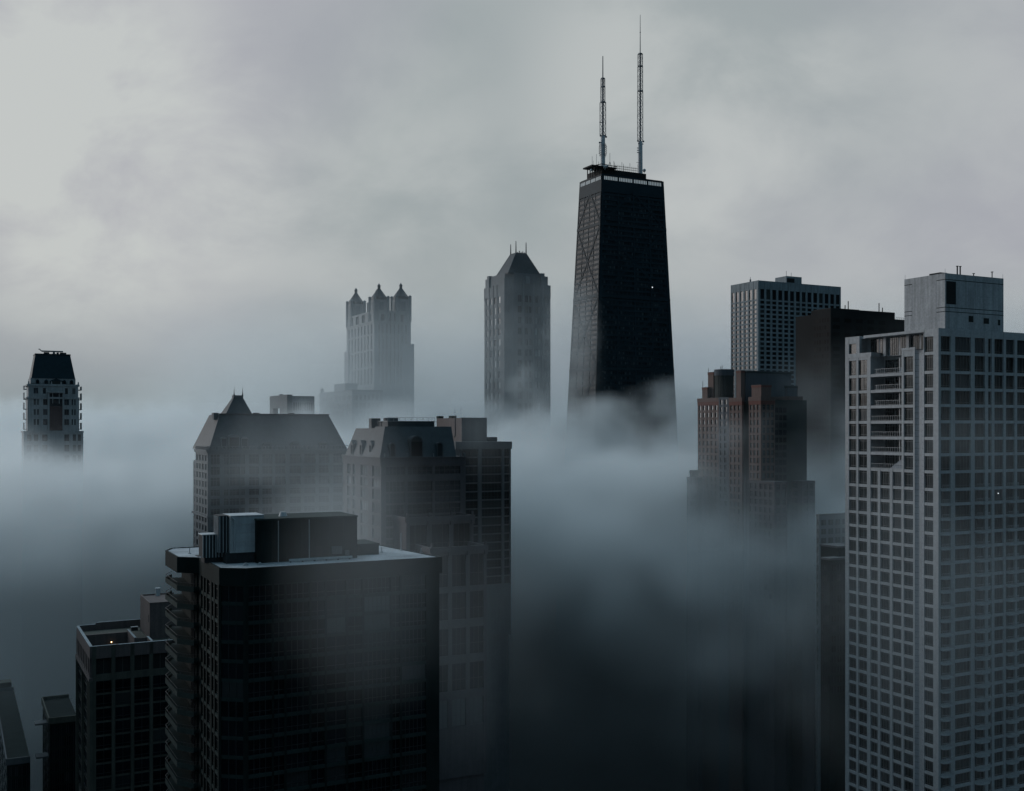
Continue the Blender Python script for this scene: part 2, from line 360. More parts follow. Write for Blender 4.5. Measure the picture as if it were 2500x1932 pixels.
# ================================================================== the white residential tower on the right
def white_tower():
    b = Building('apartment_tower', 'tall white gridded apartment tower cut off by the right edge of the photo', 'tower', 2291, 215, zsee=96)
    W, D = 40.0, b.l(2063.5)
    zr = b.z(801); dp = 0.45
    vs = [861.3, 908, 949.5, 990, 1030, 1071, 1111, 1153.5, 1197, 1233, 1269, 1305, 1341, 1377, 1413, 1447, 1484]
    zc = [b.z(v) for v in vs]
    while zc[-1] > 85: zc.append(zc[-1]-2.79)
    H = 0.30
    rows = [(zc[0]+H, b.z(820))]+[(zc[i+1]+H, zc[i]-H) for i in range(len(zc)-1)]
    Zb = zc[-1]-H
    u3 = lambda x: 2040+x/3.376
    u4 = lambda x: 2040+x/4.02
    rc = [(b.r(u3(p)), b.r(u3(q))) for p, q in ((868, 950), (985, 1117), (1147, 1232), (1258, 1288), (1310, 1385), (1405, 1476), (1497, 1578))]
    x = b.r(u3(1598))
    while x+2.6 < W-1: rc.append((x, x+2.6)); x += 3.5
    lc = [(b.l(u4(q)), b.l(u4(p))) for p, q in ((868, 957), (668, 760), (558, 645), (437, 530), (328, 412), (222, 308), (130, 203))]
    sh0, sh1 = b.l(u4(863)), b.l(u4(777))
    rec0, rec1 = b.l(2201), b.l(2125)                      # the loggia cut in three bays of the left-hand front
    zrec = zc[7]                                           # its floor
    core, wall = MB(), MB()
    Rr = 4.2
    core.box(dp, W, dp, D-dp, 0, zrec+H-0.02)
    core.box(dp, W, dp, rec0-0.3, zrec+H-0.02, zc[0]+H)
    core.box(dp, W, rec1+0.3, D-dp, zrec+H-0.02, zc[0]+H)
    core.box(Rr, W, rec0-0.3, rec1+0.3, zrec+H-0.02, zc[0]+H)
    core.box(2.6, W, dp, D-dp, zc[0]+H, zr-0.02)
    core.box(dp+0.004, 2.6, dp, lc[0][1]+0.3, zc[0]+H, zr-0.02); core.box(dp+0.004, 2.6, lc[6][0]-0.4, D-dp-0.01, zc[0]+H, zr-0.02)
    b.part('core', core, 'white')
    # corner column, parapet, roof
    cx, cy = rc[0][0], lc[0][0]
    wall.box(0.02, cx, 0, cy, 0, zr)
    facade(b, RF(), wall, cx, W, 0, zr, rc, rows, dp, gm=('g_white', 'frame'), nv=lambda c: (2, 4, 2, 0, 2, 1, 2)[c % 7], nh=(0.14,), sub=True, bar=0.07)
    lower = [r for r in rows if r[1] < zrec+0.5]; upper = rows[1:8]
    f = LF()
    # near strip (one bay), the ribbed shaft, the bay beside it
    facade(b, f, wall, cy, sh0, 0, zr, [lc[0]], rows, dp, gm=('g_white', 'frame'), nv=3, nh=(0.14, 0.86), sub=True, bar=0.07)
    zt = b.z(849)
    facade(b, f, wall, sh1, rec0, 0, zt, [lc[1]], rows[1:], dp, gm=('g_white', 'frame'), nv=2, nh=(0.14, 0.86), sub=True, bar=0.07)
    facade(b, f, wall, rec0, rec1, 0, zrec+H, lc[2:5], lower, dp, gm=('g_white', 'frame'), nv=3, nh=(0.14, 0.86), sub=True, bar=0.07)
    facade(b, f, wall, rec1, D, 0, zc[0]+H, lc[5:], rows[1:], dp, gm=('g_white', 'frame'), nv=lambda c: (1, 3)[c % 2], nh=(0.14, 0.86), sub=True, bar=0.07)
    # top storey: end block with an opening, roof band over the set-back glazing
    zb = b.z(818, 0, D*0.5)-0.15
    facade(b, f, wall, lc[6][0]-0.9, D, zc[0]+H+0.003, zr, [lc[6]], [rows[0]], dp, gm=('hole', 'frame'), nv=0, sub=True)
    f.box(wall, sh0, lc[5][0]+1.0, zb, zr-0.003, -dp-0.3, -0.01)
    f.box(wall, lc[5][0]+1.0, lc[6][0]-0.9, zb+0.3, zr-0.006, -3.2, -2.2)
    fs = LF(2.6)
    for p, q in bays(sh0+0.4, lc[6][0]-1.4, 6, 0.82):
        pm, qm = window(fs, p, q, zc[0]+H+0.1, zb+0.2, 0.05, 3, (0.14, 0.8), sub=True, bar=0.07)
        b.item('window', pm, ['g_white'], [('frame', qm, ['frame'])])
    for a in (lc[2][0]-0.2, lc[3][1]+0.3): f.box(wall, a, a+0.7, zc[0]+H, zb, -2.5, -1.9)
    wall.box(dp-0.44, W, D-0.6, D, zr-0.5, zr+0.0)
    b.part('wall', wall, 'white')
    # the ribbed, hollow shaft
    s = MB(); n = 10; pts = [(-0.02-0.5*sin(pi*i/n), sh0+(sh1-sh0)*i/n) for i in range(n+1)]
    s.add([(-p[0], p[1], 0) for p in pts]+[(-p[0], p[1], zt) for p in pts], [(i, n+1+i, n+2+i, i+1) for i in range(n)])
    s.add([(0.0, sh0, zt), (0.0, sh1, zt), (2.6, sh1, zt), (2.6, sh0, zt)], ((0, 1, 2, 3),))
    b.part('ribbed_shaft', s, 'groovegrey')
    # loggia: slabs with rails, glazing at the back, one slim post
    for i in range(0, 8):
        zf = zc[i]; last = i == 7
        sl = MB(); f.box(sl, rec0+0.01, rec1-0.01, zf-H, zf+H-0.01, -Rr+0.02, -0.03) if not last else f.box(sl, rec0+0.01, rec1-0.01, zf+H+0.005, zf+H+0.06, -Rr+0.02, -0.02)
        if i == 0: continue
        b.item('balcony', sl, ['white'], [('railing', railing(f, rec0+0.05, rec1-(0.05 if i > 3 else 1.2), zf+H, 1.0, -0.9, -0.1, 14), ['rail'])])
        if i < 8:
            zt2 = zc[i-1]-H
            fb = LF(Rr)
            for p, q in bays(rec0+0.1, rec1-0.1, 3, 0.94):
                pm, qm = window(fb, p, q, zf+H+0.02, zt2-0.05, 0.06, 3, (0.3, 0.8), sub=True, bar=0.06); b.item('window', pm, ['g_white'], [('frame', qm, ['frame'])])
            po = MB(); f.box(po, rec0+1.5, rec0+1.68, zf+H, zt2, -1.3, -1.12); b.part('post', po, 'rail')
    # sloped solarium glass in the bottom and top loggia
    for i in (7, 1):
        zf = zc[i]+H; h = zc[i-1]-H-zf-0.02
        q = MB(); a0, a1 = rec0+0.05, rec0+(3.6 if i == 7 else 1.2)
        q.add([f.at(a0, zf+0.06, -0.5), f.at(a1, zf+0.06, -0.5), f.at(a0+0.05, zf+h, -1.6), f.at(a0, zf+0.06, -2.6), f.at(a1, zf+0.06, -2.6), f.at(a0+0.05, zf+h, -2.6)], ((0, 1, 2), (1, 4, 5, 2), (0, 2, 5, 3), (3, 5, 4), (0, 3, 4, 1)))
        q.bar(f.at(a1, zf+0.06, -0.5), f.at(a0+0.05, zf+h, -1.6), 0.06)
        b.part('solarium', q, 'groovegrey')
    # terrace parapets under the top storey
    zq = zc[0]+H
    for bx in ((rec1-0.2, lc[6][1]+0.2, zq, zq+0.9, -0.25, 0.02), (rec1-0.2, rec1+0.1, zq, zq+0.9, -2.6, -0.26), (sh1-0.1, rec0+0.05, zt, zt+0.5, -0.25, 0.03)):
        te = MB(); f.box(te, *bx); b.part('terrace_parapet', te, 'white')
    # balconies of the right-hand front and of the far side
    for i in range(8, len(zc)):
        for k, c in enumerate((0, 2, 5)):
            a0, a1 = rc[c][0]-0.15, rc[c][1]+(0.6 if c else 0.15); fr = RF()
            dd = 0.9 if c != 2 else 1.2; nn = 6
            s = MB(); arc = [(a0, 0.003)]+[(a0+(a1-a0)*t/nn, 0.25+dd*math.sqrt(max(0, 1-((2*t/nn-1)*0.9)**2))) for t in range(nn+1)]+[(a1, 0.003)]
            s.prism([(p, -q) for p, q in arc], zc[i]-0.22, zc[i]+0.02)
            q = MB(); zz = zc[i]+0.02
            for j in range(1, len(arc)-2):
                p0, p1 = arc[j], arc[j+1]
                for hh, rr in ((1.0, 0.04), (0.15, 0.025)): q.bar((p0[0], -p0[1]+0.08, zz+hh), (p1[0], -p1[1]+0.08, zz+hh), rr)
                for t in (0, 0.5): q.bar((p0[0]+(p1[0]-p0[0])*t, -(p0[1]+(p1[1]-p0[1])*t)+0.08, zz), (p0[0]+(p1[0]-p0[0])*t, -(p0[1]+(p1[1]-p0[1])*t)+0.08, zz+1.0), 0.02)
            b.item('balcony', s, ['white'], [('railing', q, ['rail'])])
        fy = Face(1.0, D, 1, 0, 0, 1); s = MB(); fy.box(s, 0, 3.0, zc[i]-0.12, zc[i]+0.12, -0.003, 0.55)
        b.item('balcony', s, ['white'], [('railing', railing(fy, 0.1, 2.9, zc[i]+0.12, 1.0, 0, 0.5, 3), ['rail'])])
    a = b.r(2440.5); q = MB(); zl = b.z(1205, a, 0); RF().box(q, a-0.09, a+0.09, zl-0.09, zl+0.09, -0.4, -0.25); b.part('window_light', q, 'cool_bulb')
    # roof and mechanical penthouse
    rf = MB(); rf.box(0.6, W-0.5, 0.6, D-0.7, zr-0.6, zr-0.35); b.part('roof', rf, 'roofgravel')
    xs = 3.0; ys = b.l(2307.5, xs); ye = b.l(2208, xs); xe = b.r(2450, ys, xs)
    zt = b.z(667, xs, ys); zz = lambda y: b.z(640+y/3.376, xs, ys)
    ph = MB(); ph.box(xs, xe, ys, ye, zr-0.4, zt)
    fr, fl = RF(ys, xs), LF(xs, ys)
    for y in (143, 372, 407):
        for ff, wd in ((fr, xe-xs), (fl, 0)):
            if wd: ff.box(ph, 0.01, wd-0.01, zz(y)-0.07, zz(y)+0.07, -0.02, 0.012, 1)
        for a0, a1 in ((0.0, b.l(u3(832), xs, ys)-ys), (b.l(u3(632), xs, ys)-ys, ye-ys)): fl.box(ph, a0+0.02, a1, zz(y)-0.07, zz(y)+0.07, -0.02, 0.012, 1)
    for y, m in ((262, 2), (540, 2)): fr.box(ph, 0.01, xe-xs-0.01, zz(y)-0.025, zz(y)+0.025, -0.02, 0.01, m)
    for xx in (1095, 1218): fr.box(ph, b.r(u3(xx), ys, xs)-xs-0.03, b.r(u3(xx), ys, xs)-xs+0.03, zz(365), zz(150), -0.02, 0.008, 2)
    for xx in (632, 830): a = b.l(u3(xx), xs, ys)-ys; fl.box(ph, a-0.03, a+0.03, zr, zz(150), -0.02, 0.008, 2)
    for y in (262, 480): fl.box(ph, 0.05, ye-ys-0.05, zz(y)-0.025, zz(y)+0.025, -0.02, 0.006, 2)
    hs = b.part('penthouse', ph, ['whitejoint', 'hole', 'groovegrey'])
    for (x0, x1, y0, y1) in ((912, 992, 155, 345), (1097, 1135, 430, 482), (1220, 1264, 440, 488), (1338, 1357, 446, 494)):
        a0, a1 = b.r(u3(x0), ys, xs)-xs, b.r(u3(x1), ys, xs)-xs
        q = MB(); fr.box(q, a0, a1, zz(y1), zz(y0), -0.05, 0.02)
        for i in range(1, 8): zc_ = zz(y1)+(zz(y0)-zz(y1))*i/8; fr.box(q, a0+0.02, a1-0.02, zc_-0.02, zc_+0.02, 0, 0.05, 1)
        q.build('louvre', ['hole', 'darkslab'], hs)
    for (px_, h) in ((1003, 1.9), (1027, 1.9), (1138, 0.7), (1290, 1.4)):
        q = MB(); xx = b.r(u3(px_), ys+3, xs); q.cyl(xx, ys+3, 0.14 if h > 1.5 else 0.1, zt, zt+h+0.3); q.cyl(xx, ys+3, 0.26, zt+h+0.3, zt+h+0.42); q.build('vent_pipe', 'roofdark', hs)
    q = MB(); q.box(xs+1, xs+3, b.l(u3(862), xs+1), b.l(u3(772), xs+1), zt, zt+0.5); q.build('roof_hatch', 'roofdark', hs)
    for x_, y_ in ((xs+0.1, ys+0.1), (xs+0.1, ye-0.1), (xe-0.1, ys+0.1)): q = MB(); q.cyl(x_, y_, 0.03, zt, zt+0.9, 6); q.build('lightning_rod', 'rail', hs)
    b.done()
white_tower()

# ================================================================== the dark building in front
def dark_block():
    b = Building('apartment_block', 'near black flat roofed apartment block with cooling tower and stacked side balconies', 'building', 535, 157, 'dark buildings close to the viewer', zsee=99)
    z = 153.03
    P = lambda u, v: b.loc(u, v, z)
    p0, p1, p2, p3 = (0.0, 0.0), P(600, 1388), P(1080, 1360), P(930, 1330.5)
    p8, p9, p10 = P(396, 1345), P(432, 1360), P(475, 1362)
    p1 = (p1[0], p1[1]); p2 = (p2[0], p1[1])
    p10 = (0.0, p10[1]); p9 = (p9[0], p9[1]); p8 = (p9[0], p8[1]+0.5); p7 = (p8[0]+1.6, p8[1]+3.5)
    back = p7[1]
    p3 = (p3[0], p3[1]); p3b = (p3[0]-5, back)
    roof = [p0, p1, p2, p3, p3b, p7, p8, p9, p10]
    floor_h = 2.78; fas = 2.5
    def inset(poly, d):
        n = len(poly); out = []
        for i in range(n):
            a, q, c = poly[i-1], poly[i], poly[(i+1) % n]
            def off(s, t):
                dx, dy = t[0]-s[0], t[1]-s[1]; l = math.hypot(dx, dy); return (-dy/l*d, dx/l*d)
            o1, o2 = off(a, q), off(q, c)
            a1 = (a[0]+o1[0], a[1]+o1[1]); q1 = (q[0]+o1[0], q[1]+o1[1]); q2 = (q[0]+o2[0], q[1]+o2[1]); c2 = (c[0]+o2[0], c[1]+o2[1])
            d1 = (q1[0]-a1[0], q1[1]-a1[1]); d2 = (c2[0]-q2[0], c2[1]-q2[1]); cr = d1[0]*d2[1]-d1[1]*d2[0]
            if abs(cr) < 1e-6: out.append(q1); continue
            t = ((q2[0]-a1[0])*d2[1]-(q2[1]-a1[1])*d2[0])/cr; out.append((a1[0]+d1[0]*t, a1[1]+d1[1]*t))
        return out
    i1 = inset(roof, 0.3)
    top = MB(); n = len(roof)
    top.prism(roof, z-fas, z-0.2)
    top.add([(x, y, z-0.2) for x, y in roof]+[(x, y, z) for x, y in roof]+[(x, y, z) for x, y in i1]+[(x, y, z-0.19) for x, y in i1],
            [(i, (i+1) % n, n+(i+1) % n, n+i) for i in range(n)]+[(n+i, n+(i+1) % n, 2*n+(i+1) % n, 2*n+i) for i in range(n)]+[(2*n+i, 2*n+(i+1) % n, 3*n+(i+1) % n, 3*n+i) for i in range(n)])
    b.part('parapet', top, 'dark')
    r = MB(); i2 = inset(roof, 0.31); r.add([(x, y, z-0.12) for x, y in i2], [tuple(range(n))]); b.part('roof', r, 'roofgravel')
    # body
    wx = 2.6                                            # the balconies stand out this far at the left
    q9, q7 = (p9[0]+wx, p10[1]+0.4), (p7[0]+1.6, back-0.3)
    dp = 0.35; body = MB()
    bp = [(dp, dp+0.0), (p1[0], p1[1]+dp), (p2[0]-0.6, p1[1]+dp), (p3[0]-0.6, p3[1]-0.5), (p3b[0], back-0.4), q7, (q9[0], q9[1]), (dp, q9[1])]
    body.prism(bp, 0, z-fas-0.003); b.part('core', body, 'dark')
    wall = MB(); zw = z-fas-0.006
    rows = floors(zw-0.15, 92, floor_h, 2.25)
    dz = zw-0.15-2.25
    # left-hand front
    fl = LF(0, 0.35); La = p10[1]-0.35
    cols = [(0.7, 2.7), (3.4, 4.9), (5.8, 8.2), (8.9, 10.4), (11.2, 12.6)]
    cols = [c for c in cols if c[1] < La-0.3]
    facade(b, fl, wall, 0.0, La, 0, zw, cols, rows, dp, pm=0, sm=1, gm=lambda c, r: ('g_curtain', 'darkrail') if c in (1, 2) and (r < 4 or r in (7, 8, 12)) else ('g_dark', 'darkrail'), nv=3, nh=(0.12, 0.7))
    # chamfer and right-hand front
    cd = math.hypot(p1[0], p1[1]-0.0)
    fc = Face(0, 0.35, (p1[0])/math.hypot(p1[0], p1[1]-0.35), (p1[1]-0.35)/math.hypot(p1[0], p1[1]-0.35), 0, 0)
    hx, hy = fc.c[2], fc.c[3]; fc = Face(0, 0.35, hx, hy, hy, -hx)
    facade(b, fc, wall, 0.0, math.hypot(p1[0], p1[1]-0.35), 0, zw, [(0.4, math.hypot(p1[0], p1[1]-0.35)-0.4)], rows, 0.2, sm=1, gm=('g_dark', 'darkrail'), nv=2)
    fr = RF(p1[1], p1[0]); Lr = p2[0]-0.5-p1[0]
    groups = []; a = 0.4
    for wdt in (3.4, 1.5, 3.4, 2.0, 3.0, 2.2, 4.2, 1.2, 4.0):
        if a+wdt > Lr-0.3: break
        groups.append((a, a+wdt)); a += wdt+0.35
    facade(b, fr, wall, 0.0, Lr, 0, zw, groups, rows, dp, sm=1, rec=-0.06, gm=lambda c, r: ('g_curtain', 'darkrail') if (c in (6, 8) and (r*7+c*3+r//3) % 4 in (1, 2)) or (c == 4 and r % 7 == 4) else ('g_dark', 'darkrail'),
           nv=lambda c: 5 if groups[c][1]-groups[c][0] > 3.9 else (3 if groups[c][1]-groups[c][0] > 3 else 1), nh=(0.3,))
    # rear-right front
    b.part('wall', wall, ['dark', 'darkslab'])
    # balconies that wrap the left end
    k = 0; zf = z-fas-floor_h+0.25
    while zf > 94:
        o = [(p10[0]-0.02, p10[1]-0.2), (p10[0]-0.02, p10[1]+0.35), (q9[0]-0.01, q9[1]+0.02), (q7[0]-0.02, q7[1]-0.2), p7, p8, p9, (p10[0]-0.9, p10[1]-0.6)]
        s = MB(); s.prism(o[::-1], zf-0.28, zf)
        edge = [p7, p8, p9, (p10[0]-0.9, p10[1]-0.6), (p10[0]-0.05, p10[1]-0.5)]
        q = MB()
        for e0, e1 in zip(edge, edge[1:]):
            dx, dy = e1[0]-e0[0], e1[1]-e0[1]; l = math.hypot(dx, dy); nx, ny = -dy/l, dx/l
            s.prism([(e0[0]+nx*0.004, e0[1]+ny*0.004), (e1[0]+nx*0.004, e1[1]+ny*0.004), (e1[0]+nx*0.12, e1[1]+ny*0.12), (e0[0]+nx*0.12, e0[1]+ny*0.12)][::1], zf+0.003, zf+0.55)
            q.bar((e0[0]+nx*.06, e0[1]+ny*.06, zf+1.05), (e1[0]+nx*.06, e1[1]+ny*.06, zf+1.05), 0.045)
            m = max(2, int(l/0.7))
            for i in range(m+1): q.bar((e0[0]+dx*i/m+nx*.06, e0[1]+dy*i/m+ny*.06, zf+0.5), (e0[0]+dx*i/m+nx*.06, e0[1]+dy*i/m+ny*.06, zf+1.05), 0.022)
        b.item('balcony', s, ['darkslab'], [('railing', q, ['darkrail'])])
        gl = MB(); fz = Face(q9[0]-0.03, q9[1]+0.3, (q7[0]-q9[0])/math.hypot(q7[0]-q9[0], q7[1]-q9[1]), (q7[1]-q9[1])/math.hypot(q7[0]-q9[0], q7[1]-q9[1]), -1, 0)
        p, _ = window(fz, 0.5, 4.6, zf+0.05, zf+2.2, 0.06, 3); b.item('balcony_door', p, ['g_dark', 'darkrail'])
        zf -= floor_h; k += 1
    # penthouse on the roof
    zr = z-0.12
    a = b.loc(628, 1376, zr); x0, y0 = a; x1 = b.r(872, y0, x0); zt = b.z(1272, x0, y0)
    h = MB(); h.box(x0, x1, y0, y0+9, zr+0.004, zt); h.box(x0-0.1, x1+0.1, y0-0.1, y0+9.1, zt+0.004, zt+0.25, 1)
    for i in range(1, 7): xx = x0+(x1-x0)*i/7; h.box(xx-0.03, xx+0.03, y0-0.03, y0+0.1, zr+0.01, zt, 1)
    hs = b.part('penthouse', h, ['dark', 'darkslab'])
    q = MB(); q.box(x0+9, x0+10.1, y0-0.04, y0+0.3, zr+0.02, zr+2.1); q.build('door', 'hole', hs)
    q = MB(); q.cyl(b.r(691, y0+4, x0), y0+4, 0.7, zt+0.25, zt+0.9, 14, r1=0.45); q.build('roof_fan', 'galv', hs)
    h2 = MB(); xa = b.r(875, y0+3, x0); xb = b.r(925, y0+3, x0); h2.box(xa, xb, y0+3, y0+10, zr+0.004, b.z(1338, xa, y0)); h2.box(xa-0.1, xb+0.1, y0+2.9, y0+10.1, b.z(1338, xa, y0)+0.004, b.z(1338, xa, y0)+0.3)
    h2.build('stair_head', 'darkslab', hs)
    # low duct run, roof hatch pad and slim poles
    q = MB(); q.box(x0+4.6, x1-1.2, y0-1.25, y0-0.85, zr+0.18, zr+0.5)
    for i in range(6): xx = x0+4.8+(x1-x0-6.4)*i/5; q.box(xx-0.1, xx+0.1, y0-1.2, y0-0.9, zr+0.003, zr+0.18, 1)
    b.part('roof_duct', q, ['galv', 'roofdark'])
    px_, py_ = b.loc(505, 1357, zr); q = MB(); q.box(px_-1.6, px_+2.2, py_-1.0, py_+1.2, zr+0.004, zr+0.07); b.part('roof_mat', q, 'roofdark')
    for u_, v_, h_ in ((979, 1344, 2.9), (905, 1352, 1.1), (932, 1349, 0.9), (463, 1352, 1.0), (1028, 1350, 0.8)):
        px_, py_ = b.loc(u_, v_, zr); q = MB(); q.cyl(px_, py_, 0.07, zr+0.003, zr+h_, 8); q.box(px_-0.2, px_+0.2, py_-0.15, py_+0.15, zr+0.003, zr+0.14); b.part('roof_pole', q, 'galv')
    q = MB(); q.box(x0+11.5, x0+13.2, y0-0.35, y0-0.02, zr+0.8, zr+2.0); q.box(x0+13.6, x0+14.4, y0-0.3, y0-0.02, zr+0.5, zr+1.3); q.build('meter_cabinet', 'greyslab', hs)
    for k_, xx in enumerate((x0+3.2, x0+8.0)): q = MB(); q.bar((xx, y0-0.1, zr+0.05), (xx, y0-0.1, zt-0.1), 0.07, 0, 8); q.build('downpipe', 'rail', hs)
    b.done()
    # ---- things standing on the roof
    def onroof(name, label, cat, u, v, group=None):
        X, Y = (u-CU)*((CZ-zr)*F/(v-HV))/F, (CZ-zr)*F/(v-HV)
        o = bpy.data.objects.new(name, None); COL.objects.link(o); o.location = (X, Y, zr); o.rotation_euler = (0, 0, ANG); tag(o, label, cat, group); return o, Y
    t, Y = onroof('cooling_tower', 'pale metal cooling tower on a dark base on the near black roof', 'cooling tower', 563, 1377)
    wd = (636-563)*Y/F/0.9; dp_ = 5.0; hb = 1.6; hh = (1377-1262)*Y/F
    q = MB(); q.box(-0.6, wd+0.1, 0.2, dp_, 0, hb)
    for i in range(6): q.box(0.1+i*wd/6, 0.2+i*wd/6, 0.1, 0.2, 0, hb)
    q.build('base', 'roofdark', t)
    q = MB(); q.box(0, wd, 0, dp_, hb+0.003, hh)
    for k_ in (0.30, 0.55, 0.78): q.box(-0.03, wd+0.03, -0.04, dp_, hb+(hh-hb)*k_-0.06, hb+(hh-hb)*k_+0.06, 1)
    q.box(-0.08, wd+0.08, -0.08, dp_+0.05, hh+0.004, hh+0.14); q.box(-0.05, 0.12, -0.06, 0.1, hb, hh, 1); q.box(wd-0.12, wd+0.04, -0.06, 0.1, hb, hh, 1)
    q.build('casing', ['galv', 'rail'], t)
    q = MB(); q.box(-1.5, -0.06, 1.2, dp_-0.4, hb+0.003, hh+0.1)
    for i in range(5): q.box(-1.58, -1.5, 1.3+i*0.7, 1.42+i*0.7, hb, hh, 1)
    for i in range(3): q.box(-1.4+i*0.5, -1.3+i*0.5, 1.1, 1.2, hb, hh, 1)
    q.build('louvred_side', ['roofdark', 'galv'], t)
    q = MB(); q.box(-3.6, -0.1, 2.6, 5.4, 0.9, hb+2.6)
    for i in range(8): q.box(-3.6+i*0.47, -3.45+i*0.47, 2.5, 2.6, 0.8, hb+2.6, 1)
    q.box(-3.7, 0, 2.45, 5.5, hb+2.6, hb+2.72, 1); q.box(-3.3, -0.2, 2.8, 5.2, 0, 0.9)
    q.build('lower_unit', ['roofdark', 'galv'], t)
    q = MB(); q.bar((0.6, -0.15, hb+0.2), (0.6, -0.15, hh-0.6), 0.12, 0, 8); q.bar((0.6, -0.15, hh-0.6), (0.2, -0.15, hh-0.1), 0.12, 0, 8); q.build('pipe', 'galv', t)
    for i, (u, v, lab, s_) in enumerate(((735, 1366, 'square pale roof vent nearest the cooling tower along the dark penthouse front', 1.0), (811, 1362, 'square pale roof vent farther from the cooling tower, near the hazy end', 1.0))):
        t, Y = onroof('roof_vent', lab, 'vent', u, v, 'vents on the near black roof')
        q = MB(); q.box(-0.42, 0.42, -0.4, 0.4, 0, 0.75); q.build('duct', 'galv', t)
        q = MB(); q.box(-0.55, 0.55, -0.52, 0.52, 0.5, 0.72); q.prism([(-0.55, -0.52), (0.55, -0.52), (0.55, 0.52), (-0.55, 0.52)], 0.78, 0.98, 0, [(-0.3, -0.3), (0.3, -0.3), (0.3, 0.3), (-0.3, 0.3)]); q.build('hood', 'galv', t)
    t, Y = onroof('ball_vent', 'round ball shaped turbine vent on a pipe beside the dark penthouse', 'vent', 834, 1357)
    q = MB(); q.cyl(0, 0, 0.2, 0, 1.5); q.build('pipe', 'galv', t); q = MB(); q.ball(0, 0, 1.85, 0.42); q.build('turbine_head', 'galv', t)
    for u, v, lab in ((600, 1381, 'small low pipe stub left on the pale roof gravel near the front corner'), (634, 1380, 'small pale pump box with a cable on the roof edge in front of the penthouse')):
        t, Y = onroof('roof_box', lab, 'roof box', u, v)
        q = MB(); q.box(-0.35, 0.35, -0.2, 0.2, 0, 0.22); q.box(-0.1, 0.15, -0.15, 0.15, 0.22, 0.42)
        if u > 620: q.bar((0.3, 0, 0.08), (1.6, 0.5, 0.04), 0.05); q.bar((1.6, 0.5, 0.04), (2.3, 1.2, 0.04), 0.05)
        q.build('casing', 'galv', t)
dark_block()

